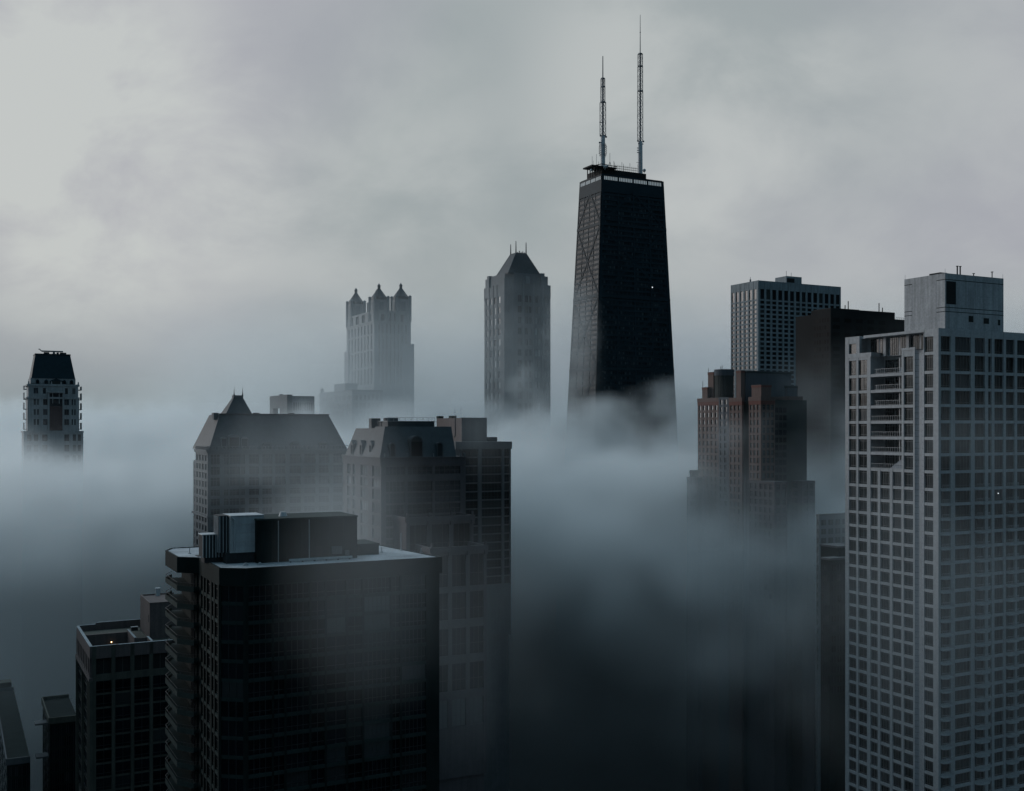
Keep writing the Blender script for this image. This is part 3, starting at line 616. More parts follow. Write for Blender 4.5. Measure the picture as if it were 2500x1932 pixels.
# ================================================================== the tan building at the lower left
def court_block():
    b = Building('office_block', 'tan piered block with an open roof court and one small lit lamp', 'building', 219, 225, 'dark buildings close to the viewer', zsee=92)
    z = 128.0; P = lambda u, v, zz=z: b.loc(u, v, zz)
    z2 = lambda x, y: (x/2.9, 1350+y/2.9)
    D = P(*z2(500, 520))[1]; W = max(b.r(425), 19.0)
    pf = P(*z2(890, 545)); pn = P(*z2(960, 600)); bk = P(*z2(560, 565))
    c0 = pn[1]; xpit = 0.5*(pf[0]+pn[0]); yb = pf[1]; xbox = P(*z2(1045, 600))[0]
    dp, zf = 0.5, 122.0
    body = MB()
    body.box(dp, W, dp, D-dp, 0, zf)                                    # up to the court floor
    body.box(dp, W, yb, D-dp, zf+0.003, z-1.3); body.box(xpit+0.4, W, c0, yb-0.003, zf+0.003, z-1.3)
    b.part('core', body, 'tan')
    wall = MB()
    # court walls and parapets
    zo = z-2.597
    wall.box(0.006, 0.55, 0.55, D-0.5, zo, z)
    wall.box(0.006, W*0.27, 0.006, 0.55, zo, z-0.02); wall.box(W*0.27, W*0.27+0.5, -0.15, 0.6, zo, z+0.06); wall.box(W*0.27+0.5, W, 0.0, 0.5, zo, z-0.04)
    wall.box(0.5, 0.8, 0.5, yb-0.4, zf, zo+0.3); wall.box(0.81, xpit-0.02, 0.5, 0.8, zf, zo+0.3)
    wall.box(0.81, xpit, yb-0.35, yb-0.006, zf+0.01, z-0.45); wall.box(xpit, xpit+0.4, c0-0.3, yb, zf+0.01, z+0.0)
    wall.box(xpit+0.41, xbox, c0-0.3, c0-0.004, zf+0.01, z-0.1); wall.box(xbox, xbox+0.4, 0.81, c0, zf+0.01, z+0.02)
    wall.box(0.6, W*0.22, D-0.5, D, zf, z); wall.box(W*0.22, W, D-0.15, D+0.25, zf, z+0.35)
    b.part('parapet', wall, ['pinkwall'])
    for bx in ((-0.03, 0.58, 0.55, D-0.5, z), (0.6, W*0.22, D-0.53, D+0.03, z), (W*0.22, W, D-0.18, D+0.28, z+0.35), (xpit-0.03, xpit+0.43, c0-0.33, yb+0.03, z), (xbox-0.03, xbox+0.43, 0.78, c0+0.03, z+0.02), (-0.03, W*0.27, -0.03, 0.547, z-0.02), (W*0.27+0.51, W, -0.04, 0.53, z-0.04)):
        q = MB(); q.box(*bx[:4], bx[4]+0.003, bx[4]+0.08); b.part('coping', q, 'marble')
    wl_ = MB(); fr, fl = RF(), LF()
    za, zb_, zc_, zd = z-2.6, z-5.9, z-7.3, 90
    rows = floors(zc_, 92, 2.9, 2.45)
    bay = W/5.0
    cols = [(0.9+i*bay+0.35, 0.9+(i+1)*bay-0.45) for i in range(4)]
    facade(b, fr, wl_, 0.5, W, 0, z-2.6+2.55, cols, [(zb_, za)], dp, gm=('hole', 'tan'), nv=1)
    b.part('cornice_band', wl_, 'tan')
    w2 = MB()
    for i, (a0, a1) in enumerate(cols):                              # floors of dark glass between the piers, thin slab edges
        for r, (r0, r1) in enumerate(rows):
            p, _ = window(fr, a0, a1, r0, r1, 0.01, 1, (0.25,)); b.item('window', p, ['g_dark', 'darkrail'])
    q = MB()
    for (p0, p1) in [(-0.0, 0.5)]+[(cols[i][1], cols[i+1][0]) for i in range(3)]+[(cols[3][1], W)]: fr.box(q, p0, p1, 0, zc_+0.3, -0.2, 0.25)
    b.part('pier', q, 'tan') if False else None
    for (p0, p1) in [(-0.0, 0.6)]+[(cols[i][1]+0.1, cols[i+1][0]-0.1) for i in range(3)]+[(cols[3][1], W)]:
        q = MB(); fr.box(q, p0, p1, 0, zc_+0.15, -0.2, 0.22); b.part('pier', q, 'tan')
    lcols = bays(0.6, D-0.1, 8, 0.62)
    w3 = MB(); facade(b, fl, w3, 0.5, D, zb_-0.6, z-2.6, lcols, [(zb_, za)], dp, gm=('hole', 'tan'), nv=0)
    fl.box(w3, -0.15, D, zb_-1.3, zb_-0.6, -0.6, 0.2)
    b.part('wall', w3, 'pinkwall')
    for i in range(5):
        a = 0.3+(D-0.8)*(0, 0.07, 0.14, 0.55, 1.0)[i]; q = MB(); fl.box(q, a, a+0.55, 0, zb_-1.31, -0.55, 0.12); b.part('pier', q, 'tan')
    for r0, r1 in rows:
        for a0, a1 in ((2.9, D*0.55), (D*0.62, D-0.6)):
            p, _ = window(fl, a0, a1, r0, r1, -0.44, 3, (0.25,)); b.item('window', p, ['g_dark', 'darkrail'])
    b.done()
    # lift-motor tower on the roof
    zr = z-1.3; y0 = 240.0
    x, y = (365.5-CU)*y0/F, y0; dx, dy = x-b.X, y-b.Y; lx, ly = dx*ERX+dy*ERY, dx*ELX+dy*ELY
    zt = CZ-422*y0/F; le = b.l(342.5, lx, ly); re = lx+7.5
    h = MB(); h.box(lx, re, ly, le, zr+0.003, zt-0.3)
    h.box(lx-0.05, lx+0.35, ly-0.05, le, zt-0.3, zt); h.box(lx+0.35, re, ly-0.05, ly+0.3, zt-0.3, zt); h.box(lx+0.35, re, le-0.3, le, zt-0.3, zt)
    hs = b.part('lift_tower', h, 'pinkwall')
    q = MB(); q.box(lx-0.03, lx+0.1, ly+1.2, ly+1.9, zr+3.6, zr+5.2); q.build('louvre', 'hole', hs)
    q = MB(); q.cyl(b.r(385.5, le-1.5, lx), le-1.5, 0.55, zt-0.3, zt+1.3); q.cyl(b.r(385.5, le-1.5, lx), le-1.5, 0.65, zt+1.3, zt+1.5); q.build('chimney', 'galv', hs)
    # lamp on the court wall
    lx, ly = P(275, 1571, z-2.3); ly = yb-0.36; q = MB(); q.box(lx-0.12, lx+0.12, ly-0.25, ly, z-2.4, z-2.2); l = b.part('wall_lamp', q, 'darkrail')
    q = MB(); q.ball(lx, ly-0.30, z-2.36, 0.12); q.build('bulb', 'bulb', l)
    for u, v, k in ((296, 1527, 3), (328, 1539, 3)):
        lx, ly = P(u, v, zr); o = bpy.data.objects.new('air_conditioner', None); COL.objects.link(o); X, Y = b.world(lx, ly); o.location = (X, Y, zr); o.rotation_euler = (0, 0, ANG)
        tag(o, ('pale slatted roof unit beside the back parapet of the tan roof' if u < 310 else 'pale slatted roof unit next to the pinkish lift tower on the tan roof'), 'roof unit', 'slatted units on the tan roof')
        q = MB(); q.box(-0.7, 0.7, -0.5, 0.5, 0, 0.75); q.build('casing', 'roofdark', o)
        for i in range(k): q = MB(); q.box(-0.8, 0.8, -0.6+i*0.45, -0.4+i*0.45, 0.756, 0.84); q.build('fan_cover', 'galv', o)
    # bottom-left neighbours, far below
    for (nm, lab, u, Y, v, ul, ur, vb) in (('low_block', 'dark low flat block with ribbed parapet just left of the tan piered block', 118, 262, 1753, 101, 190, 1900), ('low_block', 'lowest dark flat roofed block at the bottom left corner with pale ledge', 14, 250, 1853, -14, 74, 1932)):
        n = Building(nm, lab, 'building', u, Y, 'dark buildings close to the viewer', zsee=60)
        zt = n.z(v); l, r = n.l(ul), n.r(ur)
        q = MB(); q.box(0.3, r, 0.3, l, 0, zt-0.8); n.part('wall', q, 'dark')
        q = MB(); q.box(0, 0.3, 0, l+0.2, zt-1.6, zt); q.box(0.3, r, 0, 0.3, zt-1.6, zt-0.1); q.box(0.3, r, l-0.1, l+0.2, zt-1.2, zt); n.part('parapet', q, 'tan' if u > 50 else 'greyslab')
        rws = floors(zt-2.2, zt-40, 2.9, 2.2)
        for r0, r1 in rws:
            for a0, a1 in bays(0.5, r, 4, 0.85):
                p, _ = window(RF(0.3), a0, a1, r0, r1, 0.03, 2); n.item('window', p, ['g_dark', 'darkrail'])
            for a0, a1 in bays(0.5, l, 3, 0.8):
                p, _ = window(LF(0.3), a0, a1, r0, r1, 0.03, 2); n.item('window', p, ['g_dark', 'darkrail'])
        if u > 50:
            for vv, yy in ((1764, 6), (1845, 2)):
                q = MB(); zz = n.z(vv, 0, yy); q.box(-2.6, 0.2, yy-0.5, yy+3.0, zz-0.4, zz); n.item('terrace', q, ['greyslab'])
        else:
            q = MB(); q.box(r*0.1, r*0.9, l+1.5, l+6, 0, zt+1.2); n.part('rear_wing', q, 'tan')
        n.done()
court_block()

# ================================================================== far-left tower with the window-washing rig
def rig_tower():
    b = Building('residential_tower', 'lone narrow tower with dark sloping crown at far left above the fog', 'tower', 66, 554, zsee=140)
    u = lambda x: x/2.813
    Z = lambda y: b.z(800+y/2.813)
    R = lambda x, y=0.0: b.r(u(x), y)
    x0, x1 = R(163), R(572); W = x1-x0; D = W*0.9
    a0, a1 = R(190), R(545); m0, m1 = R(340), R(430)
    zt = Z(385); zs = Z(715)
    c = MB()
    c.box(x0+0.4, x1-0.4, 0.4, D, 0, zs)
    c.box(a0+0.4, a1-0.4, 1.2, D-1, zs+0.003, Z(480)); c.box(a0+0.8, a1-0.8, 1.6, D-1.4, Z(480)+0.003, zt)
    b.part('core', c, 'ashlar')
    wl_ = MB()
    fr = RF(0.0); rows = floors(zs-1.5, 130, 5.4, 3.4)
    wc = [(R(a), R(c_)) for a, c_ in ((185, 215), (232, 262), (290, 326), (442, 476), (500, 522), (535, 556))]
    facade(b, fr, wl_, x0, x1, 120, zs, wc, rows, 0.4, gm=('g_mid', 'frame'), nv=1)
    f2 = RF(0.8); rows2 = floors(Z(490), zs+1, 5.15, 3.0)
    wc2 = [(R(a, .8), R(c_, .8)) for a, c_ in ((232, 246), (254, 268), (296, 326), (442, 474), (492, 502), (510, 520))]
    facade(b, f2, wl_, a0, a1, zs, Z(480), wc2+[(m0, m1)], rows2, 0.4, gm=('g_mid', 'frame'), nv=1, skip=lambda c_, r: c_ == 3)
    f3 = RF(1.2); facade(b, f3, wl_, a0+0.4, a1-0.4, Z(480), zt, [(R(a), R(c_)) for a, c_ in ((232, 264), (296, 316), (448, 468), (498, 520))], [(Z(452), Z(412))], 0.4, gm=('g_mid', 'frame'), nv=1)
    b.part('wall', wl_, 'ashlar')
    q = MB(); f2.box(q, m0-0.5, m0, zs+0.5, Z(432), -0.3, 0.9); f2.box(q, m1, m1+0.5, zs+0.5, Z(432), -0.3, 0.9); f2.box(q, m0-1.0, m1+1.0, Z(445), Z(432), -0.3, 1.3); b.part('bay_surround', q, 'ashlar')
    rd = material('reddish_bay_panel', (0.06, 0.04, 0.042), 0.8, 0.2, 0.3)
    q = MB(); f2.box(q, m0+0.02, m1-0.02, zs+0.6, Z(540), -0.34, 0.25)
    for i in range(10): zz = zs+0.6+(Z(540)-zs)*i/10; f2.box(q, m0+0.05, m1-0.05, zz, zz+0.25, 0.25, 0.45)
    b.part('balcony_stack', q, rd)
    q = MB(); f2.box(q, m0+0.02, m1-0.02, Z(540)+0.01, Z(448), -0.34, 0.15); b.part('bay_window', q, 'g_mid')
    for k in (0.25, 0.75): q = MB(); f2.box(q, m0+(m1-m0)*k-0.15, m0+(m1-m0)*k+0.15, Z(520), Z(448), 0.15, 0.4); b.part('bay_mullion', q, 'ashlar')
    for y, d in ((480, 0.8), (392, 1.2), (715, 0.0)):
        q = MB(); xx0, xx1 = (a0-0.2, a1+0.2) if y != 715 else (x0-0.2, x1+0.2)
        q.box(xx0, xx1, d-0.35, D-1, Z(y)-0.5, Z(y)+0.35); b.part('cornice', q, 'ashlar')
    # crown: gabled dormers and the dark frustum
    q = MB(); q.box(R(212), R(522), 2.4, D-3, zt+0.2, Z(343)); b.part('attic', q, 'ashlar')
    for i, (xc, wd, hh) in enumerate(((258, 22, 352), (318, 24, 352), (386, 86, 345), (442, 24, 352), (492, 22, 352))):
        p0, p1 = R(xc-wd/2, 1.4), R(xc+wd/2, 1.4); zz = Z(388); zh = Z(hh); zg = zh-(p1-p0)*0.4 if wd < 60 else zh-1.2
        d = MB(); f = RF(1.35); f.box(d, p0, p1, zz, zg, -1.2, 0)
        d.add([(p0, 1.35, zg), (p1, 1.35, zg), ((p0+p1)/2, 1.35, zh), (p0, 4, zg), (p1, 4, zg), ((p0+p1)/2, 4, zh)], ((0, 1, 2), (0, 2, 5, 3), (1, 4, 5, 2)))
        dd = b.part('dormer', d, 'black'); d = MB(); f.box(d, p0+0.25, p1-0.25, zz+0.3, zg-0.2, -0.1, 0.06); d.build('pane', 'g_dark', dd)
    for xx in (196, 286, 354, 420, 470, 538): q = MB(); q.cyl(R(xx, 1.2), 1.4, 0.45, zt-0.4, zt+1.4, 8, r1=0.2); b.part('pinnacle', q, 'ashlar')
    p0, p1, q0, q1 = R(217), R(520), R(247), R(490)
    fr_ = MB(); fr_.prism([(p0, 2.2), (p1, 2.2), (p1, D-2.6), (p0, D-2.6)], Z(345), Z(180), 0, [(q0, 5.5), (q1, 5.5), (q1, D-6), (q0, D-6)])
    fr_.prism([(q0-0.15, 5.3), (q1+0.15, 5.3), (q1+0.15, D-5.8), (q0-0.15, D-5.8)], Z(180)+0.003, Z(171))
    b.part('crown', fr_, 'black')
    # side balcony racks
    for s, (xa, xb) in ((-1, (R(165), R(187))), (1, (R(548), R(567)))):
        for i in range(5):
            q = MB(); zz = zs+1+i*5.15; q.box(xa, xb, 3, 9, zz, zz+0.4); q.box(xa if s < 0 else xb-0.4, xa+0.4 if s < 0 else xb, 3.2, 8.8, zz+0.4, zz+(3.6 if i < 4 else 2.0)); b.item('balcony', q, ['ashlar'])
    b.done()
    o = bpy.data.objects.new('cleaning_crane', None); COL.objects.link(o); xm = R(370, 12); X, Y = b.world(xm, 12); zz = Z(171); o.location = (X, Y, zz); o.rotation_euler = (0, 0, ANG)
    tag(o, 'window cleaning crane with long boom on top of the far left tower', 'crane')
    k = (R(433, 12)-R(285, 12)); zb_ = Z(148)-zz
    q = MB(); q.box(-0.8, 0.8, -0.8, 0.8, 0, 0.6); q.cyl(0, 0, 0.55, 0.6, zb_-0.3); q.build('post', 'maststeel', o)
    q = MB(); q.bar((R(285, 12)-xm, 0, zb_), (R(433, 12)-xm, 0, zb_), 0.42, 0, 6); q.build('boom', 'maststeel', o)
    q = MB(); q.bar((R(285, 12)-xm, 0, zb_), (R(270, 12)-xm, 0, zb_+1.1), 0.25, 0, 6); q.bar((R(270, 12)-xm, 0, zb_+1.1), (R(262, 12)-xm, 0, zb_+0.9), 0.18, 0, 6); q.build('hook_arm', 'maststeel', o)
    for i, (xx, w_) in enumerate(((318, 2.6), (432, 3.0), (395, 1.0))):
        q = MB(); q.box(R(xx, 12)-w_/2, R(xx, 12)+w_/2, 10, 13, Z(171)+0.003, Z(171)+1.1); b.part('roof_plant', q, 'black')
rig_tower()

# ================================================================== mansarded hotel, left of centre
def finial(x, y, z, h, r=0.12):
    q = MB(); q.cyl(x, y, r*2.2, z, z+h*0.25, 8, r1=r); q.cyl(x, y, r, z+h*0.25, z+h, 6, r1=0.02); return q
def mansard_hotel():
    b = Building('mansard_hotel', 'pale stone block with long mansard roof and a small steep pyramid at its left end', 'building', 507, 322, zsee=140)
    u = lambda x: 380+x/3.376
    Z = lambda y: b.z(920+y/3.376)
    W = b.r(u(1590)); D = b.l(u(328)); D2 = b.l(469); dp = 0.5
    ze = Z(606); c = MB()
    c.box(dp, W, dp, D, 0, ze-0.3); c.box(dp+0.4, W*0.5, D+0.003, D2-dp, 0, Z(705)); b.part('core', c, 'lime')
    wl_ = MB(); fr, fl = RF(), LF()
    zr = [(645, 725), (745, 810), (835, 905), (935, 985), (1010, 1065), (1095, 1140), (1180, 1240)]
    rows = [(Z(y1), Z(y0)) for y0, y1 in zr]; z_ = rows[-1][0]-1.4
    while z_-1.9 > 118: rows.append((z_-1.9, z_)); z_ -= 3.1
    px_ = [(455, 530), (565, 600), (612, 690), (700, 736), (770, 850), (880, 960), (985, 1070), (1105, 1195), (1225, 1315), (1345, 1430), (1465, 1540)]
    cols = [(b.r(u(a)), b.r(u(c_))) for a, c_ in px_]
    wl_.box(0.02, cols[0][0]-0.25, 0, 0.7, 0, ze-0.3)
    facade(b, fr, wl_, cols[0][0]-0.25, W, 100, ze-0.3, cols, rows, dp, gm=('g_mid', 'lime'), nv=2, nh=(0.7,), bar=0.12)
    lcols = bays(0.7, D-0.4, 4, 0.58); lrows = floors(Z(650), 118, 2.62, 1.75)
    facade(b, fl, wl_, 0.7, D, 100, ze-0.3, lcols, lrows, dp, gm=('g_mid', 'lime'), nv=1, nh=(0.7,), bar=0.12)
    facade(b, LF(0.35), wl_, D, D2, 100, Z(704), bays(D+0.2, D2-0.2, 2, 0.55), lrows[1:], dp, gm=('g_mid', 'lime'), nv=1)
    b.part('wall', wl_, 'lime')
    q = MB(); q.box(-0.55, W+0.3, -0.55, D+0.4, ze-0.3+0.003, ze+0.1); q.box(-0.35, W+0.1, -0.35, D+0.2, ze-0.9, ze-0.3); b.part('cornice', q, 'lime')
    q = MB()
    for f, L in ((fr, W), (fl, D)):
        f.box(q, -0.3 if f is fr else 0.0, L, ze+1.0, ze+1.15, -0.1, 0.3)
        for i in range(int(L/1.0)): f.box(q, 0.1+i, 0.4+i, ze+0.1, ze+1.0, -0.05, 0.2)
    b.part('balustrade', q, 'lime')
    for y in (1155,): q = MB(); q.box(-0.25, W, -0.25, D2, Z(y)-0.4, Z(y)+0.2); b.part('string_course', q, 'lime')
    zt = Z(308); bx0, bx1, by0, by1 = 0.5, W-0.3, 0.6, D-0.2
    tx0, tx1, ty0 = b.r(u(528), 6), b.r(u(1425), 6), 6.0
    tx0 = max(bx0+3.2, tx0)
    ro = MB(); ro.prism([(bx0, by0), (bx1, by0), (bx1, by1+8), (bx0, by1+8)], ze+0.11, zt, 0, [(tx0, ty0), (tx1, ty0), (tx1, by1+3), (tx0, by1+3)])
    rf = b.part('roof', ro, 'slate')
    q = MB(); q.box(tx0-0.2, tx1+0.2, ty0-0.2, ty0+0.3, zt+0.003, zt+0.3); q.build('ridge_capping', 'mauve', rf)
    for i, (a, c_, y0, y1) in enumerate(((612, 690, 488, 580), (550, 585, 500, 590), (712, 760, 500, 590), (898, 950, 545, 590), (1125, 1180, 540, 590), (1360, 1415, 540, 590))):
        p0, p1 = b.r(u(a)), b.r(u(c_)); d = MB(); f = RF(0.5); zz0, zz1 = ze+0.12, Z(y0)
        f.box(d, p0-0.3, p1+0.3, zz0, zz1-0.5, -3.0, 0)
        n = 8; arc = [((p0+p1)/2+(p1-p0+0.6)/2*cos(pi*k/n), zz1-0.5+((p1-p0)*0.22+0.3)*sin(pi*k/n)) for k in range(n+1)]
        d.add([(x, 0.5, z) for x, z in arc]+[(x, 3.5, z) for x, z in arc], [tuple(range(n+1))]+[(k, k+1, n+2+k, n+1+k) for k in range(n)])
        dd = d.build('dormer', 'slate' if i > 2 else 'lime', rf); d = MB(); f.box(d, p0, p1, zz0+0.4, zz1-0.5, -0.1, 0.04); d.build('pane', 'g_mid', dd)
    # pyramid over the left end
    p0, p1 = b.r(u(565), 8), b.r(u(800), 8); t0, t1 = b.r(u(640), 11), b.r(u(715), 11); zp = Z(160); wq = p1-p0
    q = MB(); q.prism([(p0, 7), (p1, 7), (p1, 7+wq), (p0, 7+wq)], zt-0.5, zp, 0, [(t0, 7+wq/2-1), (t1, 7+wq/2-1), (t1, 7+wq/2+1), (t0, 7+wq/2+1)]); b.part('pyramid_roof', q, 'slate')
    q = MB(); q.box(t0-0.1, t1+0.1, 7+wq/2-1.1, 7+wq/2+1.1, zp+0.003, zp+0.7); b.part('cresting', q, 'lime')
    for t in (t0+0.1, t1-0.1): b.part('finial', finial(t, 7+wq/2-1, zp+0.7, 2.6), 'slate')
    q = MB(); q.box(tx0-1.6, tx0-0.1, ty0+1, ty0+4, zt-1.6, zt+0.5); b.part('chimney', q, 'lime')
    for xx in (835, 1125): q = MB(); q.box(b.r(u(xx), 9)-0.8, b.r(u(xx), 9)+0.8, 9, 11, zt+0.003, zt+0.6); b.part('roof_plant', q, 'slate')
    b.done()
mansard_hotel()

# ================================================================== second mansarded block with setback terraces
def terrace_block():
    b = Building('mansard_block', 'hazy mauve block with flat topped mansard roof, round dormers and stepped terraces', 'building', 930, 270, zsee=110)
    u = lambda x: 800+x/3.376
    Z = lambda y, x=0, yy=0: b.z(980+y/3.376, x, yy)
    W, D = b.r(u(1137)), b.l(u(128)); ze = Z(468); dp = 0.45
    c = MB(); c.box(dp, W-0.3, dp, D, 0, ze-0.2); b.part('core', c, 'mauve')
    wl_ = MB(); fr, fl = RF(), LF()
    rows = [(Z(608), Z(545)), (Z(655), Z(615))]
    cols = [(b.r(u(a)), b.r(u(c_))) for a, c_ in ((482, 632), (660, 862), (884, 1094))]
    z_ = Z(668); rows2 = []
    while z_-2.4 > 100: rows2.append((z_-2.4, z_)); z_ -= 2.9
    wl_.box(0.02, cols[0][0], 0, 0.6, 0, ze-0.2)
    facade(b, fr, wl_, cols[0][0], W, 90, ze-0.2, cols, [rows[0]]+rows2, dp, gm=('g_mid', 'mauve'), nv=lambda c_: 4, nh=(0.5,), bar=0.1)
    lcols = [(b.l(u(c_)), b.l(u(a))) for a, c_ in ((365, 438), (270, 332), (205, 232), (160, 190))]
    facade(b, fl, wl_, 0.6, D, 90, ze-0.2, lcols, [(Z(625), Z(540)), (Z(715), Z(645))]+floors(Z(735), 100, 3.3, 2.5), dp, gm=('g_pale', 'mauve'), nv=2, nh=(0.85,), bar=0.14)
    b.part('wall', wl_, 'mauve')
    q = MB(); q.box(-0.4, W+0.2, -0.4, D+0.3, ze-0.2, ze+0.15); b.part('cornice', q, 'mauve')
    q = MB(); fr.box(q, -0.2, W, ze-1.9, ze-0.203, -0.3, 0.15); fl.box(q, 0.0, D, ze-1.9, ze-0.206, -0.3, 0.12); b.part('frieze', q, 'mauve')
    for xx in (470, 655, 868, 1095, 1125): q = MB(); x_ = b.r(u(xx)); q.box(x_-0.15, x_+0.15, -0.35, 0.1, ze+0.15, ze+1.1); b.part('parapet_post', q, 'lime')
    # main roof
    yb = 14.0; zt = Z(208, 0, 4); x0, x1 = b.r(u(436)), b.r(u(1065)); t0, t1 = b.r(u(472), 4), b.r(u(1018), 4)
    ro = MB(); ro.prism([(x0, 0.4), (x1, 0.4), (x1, yb), (x0, yb)], ze+0.16, zt, 0, [(max(t0, x0+0.5), 4), (t1, 4), (t1, yb-3), (max(t0, x0+0.5), yb-3)]); rf = b.part('roof', ro, 'slate')
    for xc, wd, y0 in ((540, 52, 342), (738, 105, 285), (930, 52, 340)):
        p0, p1 = b.r(u(xc-wd/2)), b.r(u(xc+wd/2)); d = MB(); f = RF(0.35); zz0 = ze+0.17; zz1 = Z(y0); sp = zz1-(p1-p0)/2*0.9
        f.box(d, p0, p1, zz0, sp, -3, 0); n = 8; cx = (p0+p1)/2
        arc = [(cx+(p1-p0)/2*cos(pi*k/n), sp+(zz1-sp)*sin(pi*k/n)) for k in range(n+1)]
        d.add([(x, 0.35, z) for x, z in arc]+[(x, 3.4, z) for x, z in arc], [tuple(range(n+1))]+[(k, k+1, n+2+k, n+1+k) for k in range(n)])
        dd = d.build('dormer', 'slate', rf); d = MB(); f.box(d, p0+0.3, p1-0.3, zz0+0.2, sp, -0.1, 0.05); d.add([(cx+(p1-p0-0.6)/2*cos(pi*k/n), 0.30, sp+(zz1-sp-0.3)*sin(pi*k/n)) for k in range(n+1)], [tuple(range(n+1))]); d.build('pane', 'g_dark', dd)
    q = MB(); m0, m1 = b.r(u(495), 5), b.r(u(880), 5); zm = Z(165, 0, 5); q.box(m0, m1, 5, 11, zt-0.2, zm); pl = b.part('roof_plant', q, 'slate')
    q = MB(); q.box(m0-0.2, m1+0.2, 4.8, 11.2, zm+0.003, zm+0.12); q.build('cover', 'galv', pl)
    q = MB()
    for i in range(9): x_ = m0+(m1-m0)*i/8; q.bar((x_, 5, zm+0.12), (x_, 5, zm+1.0), 0.04)
    q.bar((m0, 5, zm+1.0), (m1, 5, zm+1.0), 0.06); q.bar((m0, 5, zm+0.6), (m1, 5, zm+0.6), 0.04); q.build('railing', 'rail', pl)
    q = MB(); x_ = b.r(u(520), 8); q.cyl(x_, 8, 1.9, zm-1, zm+0.9, 16); q.build('tank', 'slate', pl)
    # roof of the left wing
    l0, l1 = b.l(u(440)), b.l(u(195)); zt2 = Z(222, 0, 12)
    q = MB(); q.prism([(0.4, 3), (9, 3), (9, D-0.4), (0.4, D-0.4)], ze+0.17, zt2, 0, [(2.6, 5), (7, 5), (7, D-3), (2.6, D-3)]); wr = b.part('wing_roof', q, 'slate')
    for k in (0.3, 0.55, 0.8):
        d = MB(); y_ = D*k; f = LF(0.35); f.box(d, y_-1.0, y_+1.0, ze+0.18, ze+3.2, -2.5, 0); d.add([f.at(y_-1.0, ze+3.2, 0), f.at(y_+1.0, ze+3.2, 0), f.at(y_, ze+4.3, 0), f.at(y_-1.0, ze+3.2, -2.5), f.at(y_+1.0, ze+3.2, -2.5), f.at(y_, ze+4.3, -2.5)], ((0, 2, 1), (0, 3, 5, 2), (1, 2, 5, 4)))
        dd = d.build('dormer', 'slate', wr); d = MB(); f.box(d, y_-0.6, y_+0.6, ze+0.6, ze+3.0, -0.1, 0.04); d.build('pane', 'g_dark', dd)
    q = MB(); y_ = D*0.55; q.box(3, 5.5, y_-1, y_+1, zt2-0.1, zt2+2.6); b.part('chimney', q, 'slate')
    for yk in (0.40, 0.33): q = MB(); q.cyl(4, D*yk, 0.5, zt2-0.1, zt2+1.4, 10); q.cyl(4, D*yk, 0.7, zt2+1.4, zt2+1.7, 10); b.part('roof_fan', q, 'slate')
    # stepped wings toward the street
    for nm, uc, Y, ur, vt, ul, nc in (('terrace_wing', 992, 263, 1156, 1264, 985, 3), ('lower_wing', 1052, 256, 1188, 1338, 1045, 3)):
        X = (uc-CU)*Y/F; dx, dy = X-b.X, Y-b.Y; lx, ly = dx*ERX+dy*ERY, dx*ELX+dy*ELY; xe = b.r(ur, ly, lx); zt = b.z(vt, lx, ly)
        q = MB(); q.box(lx+0.4, xe-0.4, ly+0.5, 3, 0, zt-1.2); f = RF(ly, lx); L = xe-lx
        f.box(q, -0.35, L+0.35, zt-1.2, zt, -0.5, 0.25); q.box(lx, lx+0.4, ly+0.01, 3, zt-1.2, zt-0.004); q.box(xe-0.4, xe, ly+0.01, 3, zt-1.2, zt-0.004)
        cs = bays(0.3, L-0.3, nc, 0.78)
        facade(b, f, q, 0, L, 90, zt-1.203, cs, [(zt-9.6, zt-2.0)]+floors(zt-11, 100, 8.5, 6.5), 0.5, gm=('g_dark', 'mauve'), nv=2, nh=(0.4,))
        wg = b.part(nm, q, 'mauve')
        for i in range(nc+1):
            x_ = lx+min(max(L*i/nc, 0.3), L-0.3); k = MB(); k.box(x_-0.25, x_+0.25, ly-0.3, ly+0.2, zt+0.003, zt+1.0); k.box(x_-0.4, x_+0.4, ly-0.45, ly+0.3, zt-2.2, zt-1.21); k.build('parapet_post', 'mauve', wg)
    b.done()
terrace_block()

